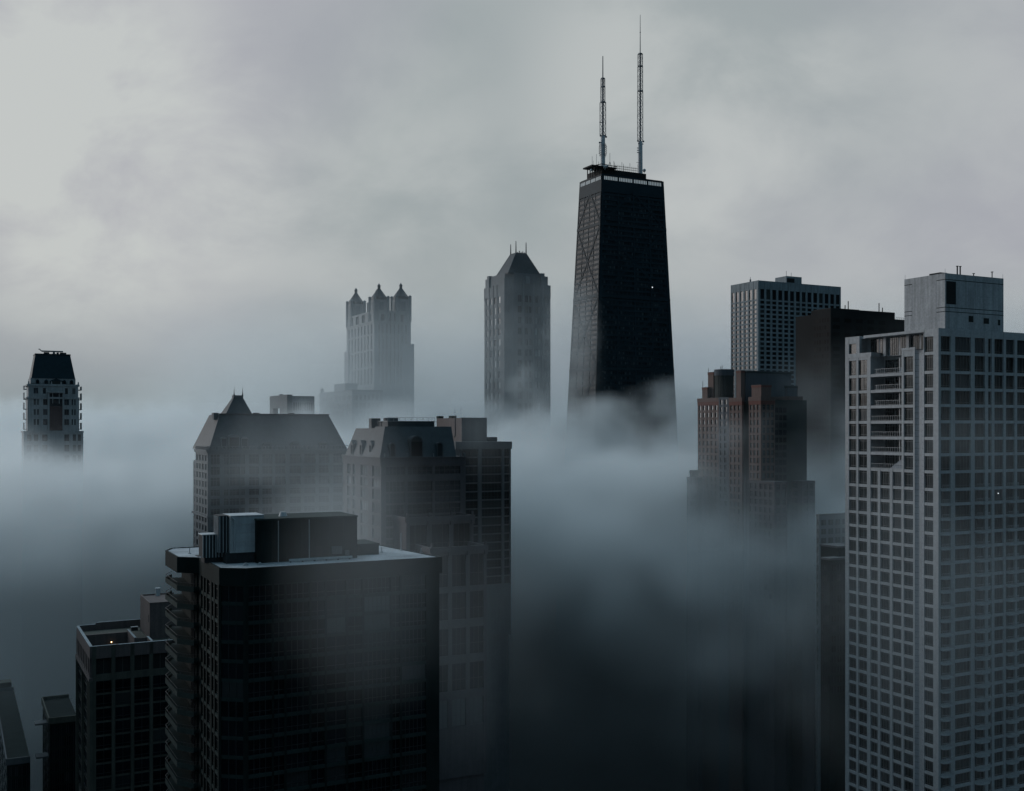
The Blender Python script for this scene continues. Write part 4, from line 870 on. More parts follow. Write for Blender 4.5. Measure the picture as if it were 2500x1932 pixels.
# ================================================================== slab with long dark window bands
def band_slab():
    b = Building('office_slab', 'grey slab with long dark window bands, pinkish lift tower and thin rods on its roof', 'building', 1112, 378, zsee=140)
    u = lambda x: 800+x/3.376
    Z = lambda y, x=0, yy=0: b.z(980+y/3.376, x, yy)
    W = b.r(1247.5); D = 22.0; zt = Z(335); zb_ = Z(396); dp = 0.6
    c = MB(); c.box(dp, W-dp, dp, D, 0, zb_); c.box(0, W+0.35, -0.2, D+0.4, zb_+0.003, zt); b.part('core', c, 'greyslab')
    wl_ = MB(); fr = RF(); rows = []; y = 402
    zz = zb_-0.25
    pitch = (Z(465)-Z(965))/7; z_ = Z(465)
    tops = zb_-0.003
    while z_ > 118: rows.append((z_+0.22, tops)); tops = z_-0.22; z_ -= pitch
    cols = [(b.r(u(a)), b.r(u(c_))) for a, c_ in ((1110, 1240), (1270, 1434), (1456, 1500))]
    facade(b, fr, wl_, cols[0][0]-0.4, W, 100, zb_-0.002, cols, rows, dp, gm=('g_dark', 'darkslab'), nv=lambda c_: (3, 5, 1)[c_], nh=(0.35,), rec=-0.04)
    facade(b, LF(), wl_, 0.3, D, 100, zb_-0.002, bays(0.5, D-0.5, 3, 0.8), rows, dp, gm=('g_dark', 'darkslab'), nv=3)
    b.part('wall', wl_, 'greyslab')
    # lift tower
    Y = 388.0; X = (1127-CU)*Y/F; dx, dy = X-b.X, Y-b.Y; lx, ly = dx*ERX+dy*ERY, dx*ELX+dy*ELY
    xe = b.r(1188.5, ly, lx); ye = b.l(1066, lx, ly); zp = CZ+(HV-1020.5)*Y/F
    q = MB(); q.box(lx, xe, ly, ye, zt+0.003, zp); h = b.part('lift_tower', q, 'pinkwall')
    q = MB(); q.box(lx+0.006, xe+0.02, ly-0.03, ly+0.3, zt+0.01, zp+0.1); q.build('end_wall', 'greyslab', h)
    for uu, rr in ((1074, 1.0), (1105, 1.3)): y_ = b.l(uu, lx+1.5, ly); q = MB(); q.box(lx+0.5, lx+2.5, y_-rr, y_+rr, zp+0.003, zp+0.9); q.build('roof_hatch', 'darkslab', h)
    q = MB(); y_ = b.l(1112, lx, ly); q.bar((lx-0.15, y_, zt+2.2), (lx-0.15, y_, zp+0.2), 0.15, 0, 8); q.bar((lx-0.15, y_, zt+2.2), (lx-0.15, y_+1.2, zt+1.6), 0.15, 0, 8); q.build('duct', 'mauve', h)
    for uu, v in ((1111, 998), (1125.5, 994)): q = MB(); y_ = max(b.l(uu, lx+0.4, ly), ly+0.1); q.cyl(lx+0.4, y_, 0.06, zp+0.003, CZ+(HV-v)*Y/F, 6); q.build('lightning_rod', 'rail', h)
    q = MB(); x_ = b.r(1191, 8); q.box(x_, b.r(1214, 8), 8, 11, zt+0.003, b.z(1067.5, x_, 8)); b.part('roof_plant', q, 'black')
    b.done()
band_slab()

# ================================================================== faint frame block behind the mansarded hotel
def frame_block():
    b = Building('office_block', 'pale foggy flat block with an open square frame at its left end', 'building', 701, 820, zsee=190)
    zt = b.z(963.5); D = b.l(658.5); W = b.r(768); zl = b.z(1012)
    q = MB(); q.box(0, 4, 0, D*0.42, 0, zt); q.box(0, 4, D*0.8, D, 0, zt); q.box(0.02, 3.98, D*0.42, D*0.8, b.z(995), zt-0.02); q.box(0.02, 3.98, D*0.42, D*0.8, 0, zl); b.part('open_frame', q, 'stone')
    q = MB(); q.box(4.003, W, 0.4, D*0.4, 0, zt-1.0); b.part('wall', q, 'stonelight')
    for i in range(9):
        p, _ = window(RF(0.4), 5+(W-6)*i/9, 5+(W-6)*(i+0.6)/9, zt-12, zt-6, 0.03, 1); b.item('window', p, ['g_mid', 'stone'])
    q = MB(); q.box(-0.2, 2, D*0.38, D*0.42+0.3, zt+0.003, zt+0.8); b.part('roof_plant', q, 'stone')
    b.done()
frame_block()

# ================================================================== the black tapering tower with two masts
def black_tower():
    b = Building('skyscraper', 'huge black tapering tower with cross bracing and two white antenna masts', 'skyscraper', 1468.6, 742, zsee=165)
    zt = b.z(424.5); wr = b.r(1620.3); wl_ = b.l(1415.3)
    gx, gy = (wr*80/49-wr)/2, (wl_*50/30-wl_)/2
    T = [(0, 0), (wr, 0), (wr, wl_), (0, wl_)]; G = [(-gx, -gy), (wr+gx, -gy), (wr+gx, wl_+gy), (-gx, wl_+gy)]
    def ring(z, d=0.0):
        t = z/zt; c = [(G[i][0]+(T[i][0]-G[i][0])*t, G[i][1]+(T[i][1]-G[i][1])*t) for i in range(4)]
        s = ((1, 1), (-1, 1), (-1, -1), (1, -1)); return [(c[i][0]+s[i][0]*d, c[i][1]+s[i][1]*d) for i in range(4)]
    q = MB(); q.prism(ring(0, .5), 0, zt-0.3, 0, ring(zt, .5)); b.part('core', q, 'black')
    fr = Taper(G[0], G[1], T[0], T[1], 0, zt, 0, -1); fl = Taper(G[3], G[0], T[3], T[0], 0, zt, -1, 0)
    zb0, zb1 = b.z(437.5), b.z(428.5)                    # lit louvre band under the roof edge, its glow added for brightness
    wall = MB()
    bay = [(0.04, 0.255), (0.275, 0.49), (0.51, 0.725), (0.745, 0.96)]
    for f in (fr, fl):
        e = [0.0]+[v for p in bay for v in p]+[1.0]
        for i in range(0, len(e), 2): f.box(wall, e[i], e[i+1], 0, zt, -0.8, 0.0)
        f.box(wall, 0, 1, zb1, zt, -0.8, 0.05); f.box(wall, 0, 1, zb0-8.5, zb0, -0.8, 0.03)
    fl_h = 3.45; z_ = zb0-9.2; n = 0
    while z_ > 60:
        for f, k in ((fr, 0), (fl, 1)):
            for a0, a1 in bay: f.box(wall, a0, a1, z_-fl_h*0.42, z_, -0.8, -0.12)
        if z_ > 130:
            for f, k in ((fl, 1), (fr, 0)):
                for j, (a0, a1) in enumerate(bay):
                    if k == 0 and z_ > zb0-60 and random.random() < (0.9 if z_ > zb0-38 else 0.5): pass
                    p = MB(); m = 4 if k else 8
                    for i in range(m):
                        w_ = (a1-a0)/m; f.quad(p, a0+w_*(i+0.14), a0+w_*(i+0.86), z_-fl_h+0.05, z_-fl_h*0.42-0.05, -0.3)
                    b.item('window', p, ['g_tower' if k else 'g_black'])
        z_ -= fl_h; n += 1
    b.part('wall', wall, 'black')
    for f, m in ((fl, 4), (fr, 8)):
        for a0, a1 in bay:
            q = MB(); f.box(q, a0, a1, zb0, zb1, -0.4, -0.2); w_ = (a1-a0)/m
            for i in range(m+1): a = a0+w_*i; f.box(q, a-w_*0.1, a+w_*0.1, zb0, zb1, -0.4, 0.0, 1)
            b.part('glow_louvre', q, ['glowing', 'black'])
    # diagonal bracing
    for f, tk in ((fl, 0.06), (fr, 0.03)):
        nodes = [(335.0, 1)]+[(314-49.5*i, 0) for i in range(5)]
        segs = [((0.0, 314), (0.5, 338)), ((1.0, 314), (0.5, 338))]
        for i in range(4):
            z0, z1 = 314-49.5*i, 314-49.5*(i+1); segs += [((0, z0), (1, z1)), ((1, z0), (0, z1))]
        for k, ((a, z0), (c, z1)) in enumerate(segs):
            q = MB(); N = 6; h = 1.1
            for i in range(N):
                t0, t1 = i/N, (i+1)/N; A0, A1 = a+(c-a)*t0, a+(c-a)*t1; Z0, Z1 = z0+(z1-z0)*t0, z0+(z1-z0)*t1; d = tk+0.012*(k % 2)
                q.add([f.at(A0, Z0-h, d), f.at(A1, Z1-h, d), f.at(A1, Z1+h, d), f.at(A0, Z0+h, d), f.at(A0, Z0-h, 0), f.at(A1, Z1-h, 0), f.at(A1, Z1+h, 0), f.at(A0, Z0+h, 0)], ((0, 1, 2, 3), (0, 4, 5, 1), (3, 2, 6, 7)))
            b.part('brace', q, 'black')
        for i in range(5): q = MB(); f.box(q, 0, 1, 314-49.5*i-1.0, 314-49.5*i+1.0, -0.5, 0.18); b.part('tie_beam', q, 'black')
    for a, z_ in ((0.735, b.z(691)), (0.752, b.z(694))): q = MB(); fr.box(q, a-0.006, a+0.006, z_-0.35, z_+0.35, -0.28, -0.1); b.part('window_light', q, 'cool_bulb')
    # roof deck
    q = MB(); x0 = b.r(1380+345/3.836, 5); x1 = b.r(1380+758/3.836, 5); zm = b.z(30+1462/3.836, x0, 5)
    q.box(x0, x1, 5, wl_-4, zt-0.2, zm); q.box(x1, x1+1.6, 6, wl_-4, zt-0.2, zm-(zm-zt)*0.6); pb = b.part('roof_block', q, 'blackmat')
    q = MB(); q.box(0.006, wr, 0.006, wl_, zt-0.35, zt+0.02); q.box(0.7, wr-0.7, 0.7, wl_-0.7, zt+0.023, zt+0.5); b.part('roof', q, 'blackmat')
    xa, xb = b.r(1380+228/3.836, 6), b.r(1380+462/3.836, 6); zc = b.z(30+1448/3.836, 0, 6); xs0, xs1 = b.r(1380+258/3.836, 6), b.r(1380+330/3.836, 6)
    q = MB(); q.box(xa, xb, 3, 15, zc-0.6, zc+0.3); q.bar((xa, 3, zc-0.8), (xa+8, 3, zc+1.6), 0.35); q.bar((xa+8, 3, zc+1.6), (xb, 3, zc+0.9), 0.3); cp = b.part('canopy', q, 'blackmat')
    q = MB()
    for i in range(4):
        x_ = xs0+(xs1-xs0)*i/3; q.bar((x_, 4, zt), (x_, 4, zc-0.6), 0.35); q.bar((x_, 13, zt), (x_, 13, zc-0.6), 0.35)
    for k in (0.33, 0.66): q.bar((xs0, 4, zt+(zc-zt)*k), (xs1, 4, zt+(zc-zt)*k), 0.2)
    q.bar((xs0, 4, zt), (xs1, 4, zc-0.6), 0.18); q.build('support_frame', 'blackmat', cp)
    q = MB(); xp0, xp1 = b.r(1380+455/3.836, 6), b.r(1380+680/3.836, 6)
    za, zb_ = zm+0.003, b.z(30+1438/3.836, xp0, 6)
    for i in range(13):
        x_ = xp0+(xp1-xp0)*i/12; q.bar((x_, 6, za), (x_, 6, zb_+(0.9 if i % 4 else 3.2)), 0.13)
    for k in (0.5, 1.0): q.bar((xp0, 6, za+(zb_-za)*k), (xp1, 6, za+(zb_-za)*k), 0.16)
    q.build('railing', 'blackmat', pb)
    for xx, h in ((252, 7), (262, 4), (292, 9), (312, 4), (418, 11), (462, 6), (545, 6)):
        x_ = b.r(1380+xx/3.836, 8); z0 = zc+0.3 if xx < 462 else zm
        q = MB(); q.bar((x_, 8, z0), (x_, 8, z0+h), 0.12)
        if xx == 418: q.bar((x_-1.8, 8, z0), (x_, 8, z0+5), 0.14); q.bar((x_+1.8, 8, z0), (x_, 8, z0+5), 0.14)
        b.part('whip_aerial', q, 'maststeel')
    for xx, yy, r in ((372, 1450, 1.3), (740, 1482, 1.2), (392, 1440, 0.8), (242, 1480, 0.8)):
        x_ = b.r(1380+xx/3.836, 2.5); z_ = b.z(30+yy/3.836, x_, 2.5); q = MB(); q.ball(x_, 2.5, z_, r); q.bar((x_, 2.5, z_-r-0.8), (x_, 2.5, z_), 0.2); b.part('dish', q, 'galv')
    # the masts
    def mast(xx, tip, base, cyl_top, lat, pole, box_, extra):
        y = 13.0; x = b.r(1380+xx/3.836, y); H = lambda p: b.z(30+p/3.836, x, y); S = b.dep(x, y)/F/3.836
        m = bpy.data.objects.new('antenna_mast', None); COL.objects.link(m); m.parent = b.o; m.location = (x, y, 0)
        m['label'] = 'taller right mast with one long lattice and cage' if xx > 500 else 'shorter left mast with ringed white base'
        r = 23*S; q = MB(); q.cyl(0, 0, r, zm-2 if xx > 500 else zt, H(cyl_top), 18, r1=r*0.92); q.build('base_tube', 'mastwhite', m)
        for (p0, p1, hw, st) in lat:                      # lattice sections
            z0, z1 = H(p0), H(p1); w_ = hw*S; q = MB(); c = [(-w_, -w_), (w_, -w_), (w_, w_), (-w_, w_)]
            for cx_, cy_ in c: q.bar((cx_, cy_, z0), (cx_, cy_, z1), 0.22, 1)
            q.bar((0, 0, z0), (0, 0, z1), 0.38, 1)
            k = max(3, int((z1-z0)/st))
            for i in range(k):
                a, e = z0+(z1-z0)*i/k, z0+(z1-z0)*(i+1)/k
                for j in range(4):
                    (ax, ay), (bx, by) = c[j], c[(j+1) % 4]
                    q.bar((ax, ay, a), (bx, by, e) if (i+j) % 2 else (bx, by, a), 0.10, 1)
                    q.bar((ax, ay, e), (bx, by, a), 0.10, 1); q.bar((ax, ay, a), (bx, by, a), 0.10, 1)
            q.build('lattice', ['mastwhite', 'maststeel'], m)
            q = MB(); q.cyl(0, 0, w_*1.25, z1-0.25, z1+0.35, 12); q.build('collar', 'maststeel', m)
        q = MB(); q.cyl(0, 0, pole[2]*S, H(pole[0]), H(pole[1]), 8, r1=pole[3]*S); q.build('pole', 'maststeel', m)
        for p in extra: q = MB(); q.ball(p[0]*S, p[1]*S, H(p[2]), p[3]*S, 0, 8); p[0] and q.bar((0, 0, H(p[2])), (p[0]*S, p[1]*S, H(p[2])), 0.2); q.build('dish', 'maststeel', m)
        return m, H, S
    m, H, S = mast(352, 410, 1430, 1160, [(1160, 845, 20, 4.2), (845, 700, 15, 3.2), (700, 622, 14, 3.2)], (622, 412, 5.5, 4), None, [(-30, -8, 1162, 10), (32, -6, 1166, 10), (-32, 4, 1225, 10), (28, 0, 1150, 6), (-34, 0, 1036, 5)])
    q = MB()
    for p in (1245, 1262, 1280, 1300, 1320, 1340):
        for i in range(12):
            a0, a1 = 2*pi*i/12, 2*pi*(i+1)/12; R = 38*S if p not in (1245, 1340) else 32*S
            q.bar((R*cos(a0), R*sin(a0), H(p)), (R*cos(a1), R*sin(a1), H(p)), 0.12)
            if i % 3 == 0: q.bar((0, 0, H(p)), (R*cos(a0), R*sin(a0), H(p)), 0.1); q.bar((R*cos(a0), R*sin(a0), H(p)-1.2), (R*cos(a0), R*sin(a0), H(p)+1.6), 0.12)
    q.build('aerial_ring', 'maststeel', m)
    m, H, S = mast(702, 25, 1490, 1212, [(1212, 740, 18, 4.2), (740, 508, 17, 3.2), (505, 392, 16, 5.5)], (392, 25, 4.5, 2.0), None, [(-30, -6, 1210, 9), (34, -4, 1208, 9), (-22, -8, 1236, 7), (30, 0, 1232, 6), (-28, 4, 1275, 5), (-28, 4, 1296, 5), (-28, 4, 1316, 5), (0, 0, 190, 6)])
    q = MB()
    for sx_ in (-24, -40): q.bar((sx_*S, -3, H(1490)), (sx_*S, -3, H(1335)), 0.14)
    for i in range(9): zz = H(1335+i*17); q.bar((-40*S, -3, zz), (-24*S, -3, zz), 0.12)
    q.bar((-55*S, -3, H(1332)), (-20*S, -3, H(1332)), 0.14); q.bar((-70*S, -3, H(1424)), (-20*S, -3, H(1420)), 0.14); q.build('ladder_frame', 'maststeel', m)
    b.done()
M['g_tower'] = glass('grey_painted_reflection', (0.022, 0.034, 0.044), 0.3, (0.07, 0.088, 0.10), ior=1.15, rough=0.45)  # left-hand panes greyer than right-hand ones; reflected sky painted into the colour
black_tower()

# ================================================================== granite tower with pyramid roof and three spikes
def pyramid_tower():
    Y = 860; S = Y/F/3.016
    b = Building('granite_tower', 'grey granite tower with stepped corners, pyramid roof and three spikes', 'skyscraper', 1150+268/3.016, Y, zsee=150)
    u = lambda x: 1150+x/3.016
    Z = lambda y: b.z(560+y/3.016)
    W, D = b.r(u(585)), b.l(u(98)); ch = 5.5; dp = 0.6
    zs, z1, z2 = Z(398), Z(330), Z(315)
    c = MB(); c.prism([(ch, dp), (W-dp, dp), (W-dp, D-dp), (dp, D-dp), (dp, ch)], 0, zs-0.4); c.box(4.5, W-3.2, 4.5, D-3.2, zs-0.4, z1); b.part('core', c, 'stone')
    wl_ = MB(); fr, fl = RF(), LF(); rows = floors(Z(480), 140, 8.6, 5.2)
    R = lambda x: b.r(u(x)); Lq = lambda x: b.l(u(x))
    cf = Face(0, ch, 0.7071, -0.7071, -0.7071, -0.7071)
    facade(b, cf, wl_, 0, ch*1.4142, 120, zs+5, [(ch*0.55, ch*0.9)], rows, dp, gm=('g_mid', 'stone'), nv=1)
    fcols = [(R(345), R(372)), (R(398), R(418)), (R(428), R(445)), (R(474), R(490)), (R(496), R(510)), (R(545), R(552)), (R(562), R(572))]
    facade(b, fr, wl_, ch, W, 120, zs, fcols, rows, dp, gm=lambda c_, r: ('g_pale', 'stone') if (c_*3+r*5) % 11 == 0 else ('g_mid', 'stone'), nv=1)
    lcols = [(Lq(b_), Lq(a_)) for a_, b_ in ((198, 217), (168, 186), (140, 156), (112, 127))]
    facade(b, fl, wl_, ch, D, 120, zs, lcols, rows, dp, gm=lambda c_, r: ('g_pale', 'stone') if (c_+r) % 4 else ('g_mid', 'stone'), nv=1)
    b.part('wall', wl_, 'stone')
    # ribs between the window columns
    for a in (R(385), R(460), R(528)): q = MB(); fr.box(q, a-0.5, a+0.5, 120, zs+1, -0.2, 0.5); b.part('rib', q, 'stonelight')
    for a in (Lq(190), Lq(162), Lq(133)): q = MB(); fl.box(q, a-0.4, a+0.4, 120, zs+1, -0.2, 0.4); b.part('rib', q, 'stonelight')
    # stepped corners
    for f, L, nm in ((fr, W, 0), (fl, D, 1)):
        for (s0, s1, zz) in ((2.6, 5.6, Z(328)), (5.6, 9.0, z2+1)):
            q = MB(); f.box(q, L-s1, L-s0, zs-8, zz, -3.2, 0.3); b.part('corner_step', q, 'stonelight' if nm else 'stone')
        q = MB(); f.box(q, L-2.6, L, zs-10, zs+0.6, -2.6, 0.28); b.part('corner_step', q, 'stone')
    q = MB(); q.prism([(ch+1, 1.0), (W-6, 1.0), (W-6, D-6), (1.0, D-6), (1.0, ch+1)], zs-0.39, z2+0.1); b.part('attic', q, 'stone')
    q = MB(); f = RF(1.0); f.box(q, R(408)-0.5, R(435), Z(390), Z(335), -0.2, 0.6); b.part('attic_bay', q, 'stonelight')
    # pyramid
    zp = Z(154); x0, y0 = 1.6, 1.6; x1 = b.r(u(508), 1.6); y1 = b.l(u(190), 1.6); cx, cy = (x0+x1)/2, (y0+y1)/2; hw = 4.6
    base = [(x0, y0), (x1, y0), (x1, y1), (x0, y1)]; top = [(cx-hw, cy-hw), (cx+hw, cy-hw), (cx+hw, cy+hw), (cx-hw, cy+hw)]
    q = MB(); q.prism(base, z2+0.103, zp, 0, top); q.prism([(x0-.3, y0-.3), (x1+.3, y0-.3), (x1+.3, y1+.3), (x0-.3, y1+.3)], z2-0.8, z2+0.1); pr = b.part('pyramid_roof', q, 'slate')
    for i in range(4): q = MB(); q.bar(base[i]+(z2+0.2,), top[i]+(zp,), 0.3); q.build('hip', 'stone', pr)
    for i in range(6): q = MB(); q.box(cx-hw+i*1.5, cx-hw+0.6+i*1.5, cy-hw, cy-hw+0.6, zp, zp+(1.2, 0.6, 1.6, 0.8, 1.3, 0.7)[i]); q.build('cresting', 'slate', pr)
    for (x, y), h in zip((top[0], top[1], top[3]), (Z(68), Z(72), Z(80))): q = MB(); q.cyl(x, y, 0.55, zp-0.3, h, 8, r1=0.28); b.part('spike', q, 'slate')
    b.done()
pyramid_tower()

# ================================================================== tower with lantern turrets
def lantern_tower():
    Y = 1000
    b = Building('turreted_tower', 'pale misty tower crowned by lantern turrets with pointed roofs', 'skyscraper', 760+722/4.69, Y, zsee=190)
    u = lambda x: 760+x/4.69
    Z = lambda y: b.z(660+y/4.69)
    W, D = b.r(u(1140)), b.l(u(404)); dp = 0.8
    zp, zs = Z(500), Z(590)
    c = MB(); c.box(dp, W-dp, dp, D-dp, 0, zs); c.box(2, W-2, 2, D-2, zs, zp+1); b.part('core', c, 'stonelight')
    R = lambda x: b.r(u(x)); Lq = lambda x: b.l(u(x)); fr, fl = RF(), LF()
    wl_ = MB(); rr = [(Z(720), Z(610)), (Z(900), Z(740)), (Z(1100), Z(920)), (Z(1300), Z(1120))]
    facade(b, fr, wl_, 0.1, W, 100, zs, bays(3, W-3, 8, 0.42), rr, dp, gm=('g_mid', 'stonelight'), nv=1)
    facade(b, fl, wl_, 0.1, D, 100, zs, bays(3, D-3, 8, 0.42), rr, dp, gm=('g_mid', 'stonelight'), nv=1)
    b.part('wall', wl_, 'stonelight')
    for f, L, e in ((fr, W, 0), (fl, D, 0)):
        q = MB(); f.box(q, 0.2, L-0.2, zs+0.003, zs+1.2, -1, 0.5); b.part('cornice', q, 'stonelight')
        cs = bays(5, L-5, 4, 0.55); q = MB(); prev = 4.0
        for a0, a1 in cs+[(L-4, L-4)]: f.box(q, prev, a0, zs+1.2, Z(478), -1.5, -0.3); prev = a1
        f.box(q, 4, L-4, Z(478)+0.003, zp+3.5, -1.6, -0.2); b.part('parapet', q, 'stonelight')
        for a0, a1 in cs: q = MB(); f.quad(q, a0, a1, zs+1.2, Z(478), -1.9); b.part('opening', q, 'hole')
    def turret(xc, yc, ztop, name):
        t = bpy.data.objects.new('turret', None); COL.objects.link(t); t.parent = b.o; t.location = (xc, yc, 0)
        h = 7.6; zt = ztop-b.dep(xc, yc)/F/4.69*115; zl = zs+1.2; zo0, zo1 = Z(575)-0, Z(500)
        q = MB()
        q.box(-h+1, h-1, -h+1, h-1, zp+0.5, zt-1.5)                      # closed drum
        for sx_ in (-1, 1):
            for sy_ in (-1, 1): q.box(sx_*(h-2.2)-1.6, sx_*(h-2.2)+1.6, sy_*(h-2.2)-1.6, sy_*(h-2.2)+1.6, zl, zp+0.5)
        q.build('drum', 'stonelight', t)
        for sx_ in (-1, 1):
            for sy_ in (-1, 1): q = MB(); q.cyl(sx_*(h-1.0), sy_*(h-1.0), 1.5, zl+0.01, zt+1.0, 8); q.cyl(sx_*(h-1.0), sy_*(h-1.0), 1.9, zt+1.0, zt+2.2, 8, r1=0.7); q.build('corner_post', 'stonelight', t)
        for k in range(4):
            a = k*pi/2; q = MB(); ff = Face(-sin(a)*0-cos(a)*0, 0, cos(a), sin(a), sin(a), -cos(a))
            ff.box(q, -2.2, 2.2, zp+4, zt-4, h-1.2, h-0.85); q.build('panel', 'stone', t)
        n = 8; q = MB(); oc = lambda r: [(r*cos(2*pi*(i+.5)/n), r*sin(2*pi*(i+.5)/n)) for i in range(n)]
        q.prism(oc(h*0.98), zt-1.5, zt+0.8); q.prism(oc(h*0.98), zt+0.803, ztop, 0, oc(1.2)); q.build('spire_roof', 'slate', t)
        q = MB(); s = b.dep(xc, yc)/F/4.69
        for i in range(4): q.cyl(1.1*cos(i*pi/2), 1.1*sin(i*pi/2), 0.35, ztop-0.3, ztop+30*s, 6)
        q.cyl(0, 0, 1.7, ztop+30*s, ztop+36*s, 8); q.cyl(0, 0, 1.3, ztop+36*s, ztop+60*s, 8, r1=0.15); q.cyl(0, 0, 0.5, ztop-0.3, ztop+30*s, 6); q.build('lantern', 'stonelight', t)
        return t
    h = 7.6
    turret(h-0.4, h-0.4, Z(195), 'near'); turret(W-h+0.4, h-0.4, Z(205)+2.5, 'right'); turret(h-0.4, D-h+0.4, Z(268)+9, 'left'); turret(W-h+0.4, D-h+0.4, Z(268)+9, 'rear')
    for f, L, y in ((fl, D, 875), (fr, W, 830)):
        q = MB(); q.box(*((-1.5, 9, L-9, L+2.5) if f is fl else (L-9, L+3.0, -0.8, 12)), 0, Z(y)); b.part('shoulder', q, 'stonelight')
    b.done()
    # misty lower block in front of it
    n = Building('podium_block', 'very faint low block with a small drum at its corner, before the turreted tower', 'building', 860, 955, zsee=190)
    zt = n.z(952); l = n.l(780); r = n.r(935)
    q = MB(); q.box(0, r, 0, l, 0, zt); n.part('wall', q, 'stonelight')
    q = MB(); q.box(-0.3, r, -0.4, l+0.3, zt-1.5, zt+0.1); n.part('cornice', q, 'stone')
    q = MB(); q.box(2, 14, n.l(842, 2), l*0.5+9, zt+0.103, n.z(933)); n.part('penthouse', q, 'stonelight')
    q = MB(); q.cyl(2, l-2, 1.8, zt+0.103, zt+3, 14); q.ball(2, l-2, zt+3.0, 1.7); n.part('corner_drum', q, 'stone')
    for i in range(6):
        for j in range(3):
            p, _ = window(RF(0), 3+(r-6)*i/6, 3+(r-6)*(i+.55)/6, zt-9-j*7, zt-4.5-j*7, 0.02, 1); n.item('window', p, ['g_mid', 'stone'])
            p, _ = window(LF(0), 3+(l-6)*i/6, 3+(l-6)*(i+.55)/6, zt-9-j*7, zt-4.5-j*7, 0.02, 1); n.item('window', p, ['g_mid', 'stone'])
    n.done()
lantern_tower()

# ================================================================== white marble grid tower
def grid_tower():
    b = Building('marble_tower', 'flat topped pale tower of small square windows behind the brown slab', 'skyscraper', 1851, 650, zsee=172)
    u = lambda x: 1750+x/4.55
    Z = lambda y: b.z(660+y/4.55)
    W, D = b.r(2053), b.l(1784); zt = b.z(684.6); dp = 0.5
    c = MB(); c.box(dp, W-dp, dp, D-dp, 0, zt-0.2); b.part('core', c, 'marble')
    wl_ = MB(); zw0, zw1 = Z(318), Z(205); pitch = 51.5/4.55*650/F
    rows = [(zw0, zw1)]; z_ = zw0-0.95
    while z_ > 150: rows.append((z_-pitch*0.64, z_)); z_ -= pitch
    wl_.box(0.02, 0.9, 0, 0.9, 0, zt)
    facade(b, RF(), wl_, 0.9, W, 0, zt, bays(0.9, W-0.2, 14, 0.68), rows, dp, gm=('g_dark', 'hole'), nv=0, rec=0.10)
    facade(b, LF(), wl_, 0.9, D, 0, zt, bays(0.9, D-0.2, 6, 0.68), rows, dp, gm=('g_dark', 'hole'), nv=0, rec=0.10)
    for i in range(1, 7): x = 0.9+(W-1.1)*i/7; RF().box(wl_, x-0.08, x+0.08, zw1, zt+0.02, -0.1, 0.03)
    for i in range(1, 3): x = 0.9+(D-1.1)*i/3; LF().box(wl_, x-0.08, x+0.08, zw1, zt+0.02, -0.1, 0.03)
    b.part('wall', wl_, 'marble')
    Y = 660.0; X = (u(772)-CU)*Y/F; dx, dy = X-b.X, Y-b.Y; lx, ly = dx*ERX+dy*ERY, dx*ELX+dy*ELY
    xe, ye, zp = b.r(u(943), ly, lx), b.l(u(648), lx, ly), CZ+(HV-(660+64/4.55))*Y/F
    q = MB(); q.box(lx, xe, ly, ye, zt-0.5, zp); h = b.part('penthouse', q, 'marble')
    q = MB(); f = RF(ly, lx); f.box(q, b.r(u(780), ly, lx)-lx, b.r(u(862), ly, lx)-lx, CZ+(HV-(660+134/4.55))*Y/F, CZ+(HV-(660+86/4.55))*Y/F, -0.1, 0.06); q.build('louvre', 'hole', h)
    for xx, k in ((768, 3.2), (822, 2.4)): q = MB(); x_ = b.r(u(xx), ly+1, lx); q.cyl(x_+0.3, ly+1, 0.12, zp, zp+k, 6); q.build('lightning_rod', 'maststeel', h)
    q = MB(); y_ = b.l(u(370), 1); q.cyl(1.2, y_, 0.5, zt, zt+1.6, 8); q.cyl(1.2, y_, 0.15, zt+1.6, zt+3, 6); b.part('roof_fan', q, 'maststeel')
    b.done()
grid_tower()

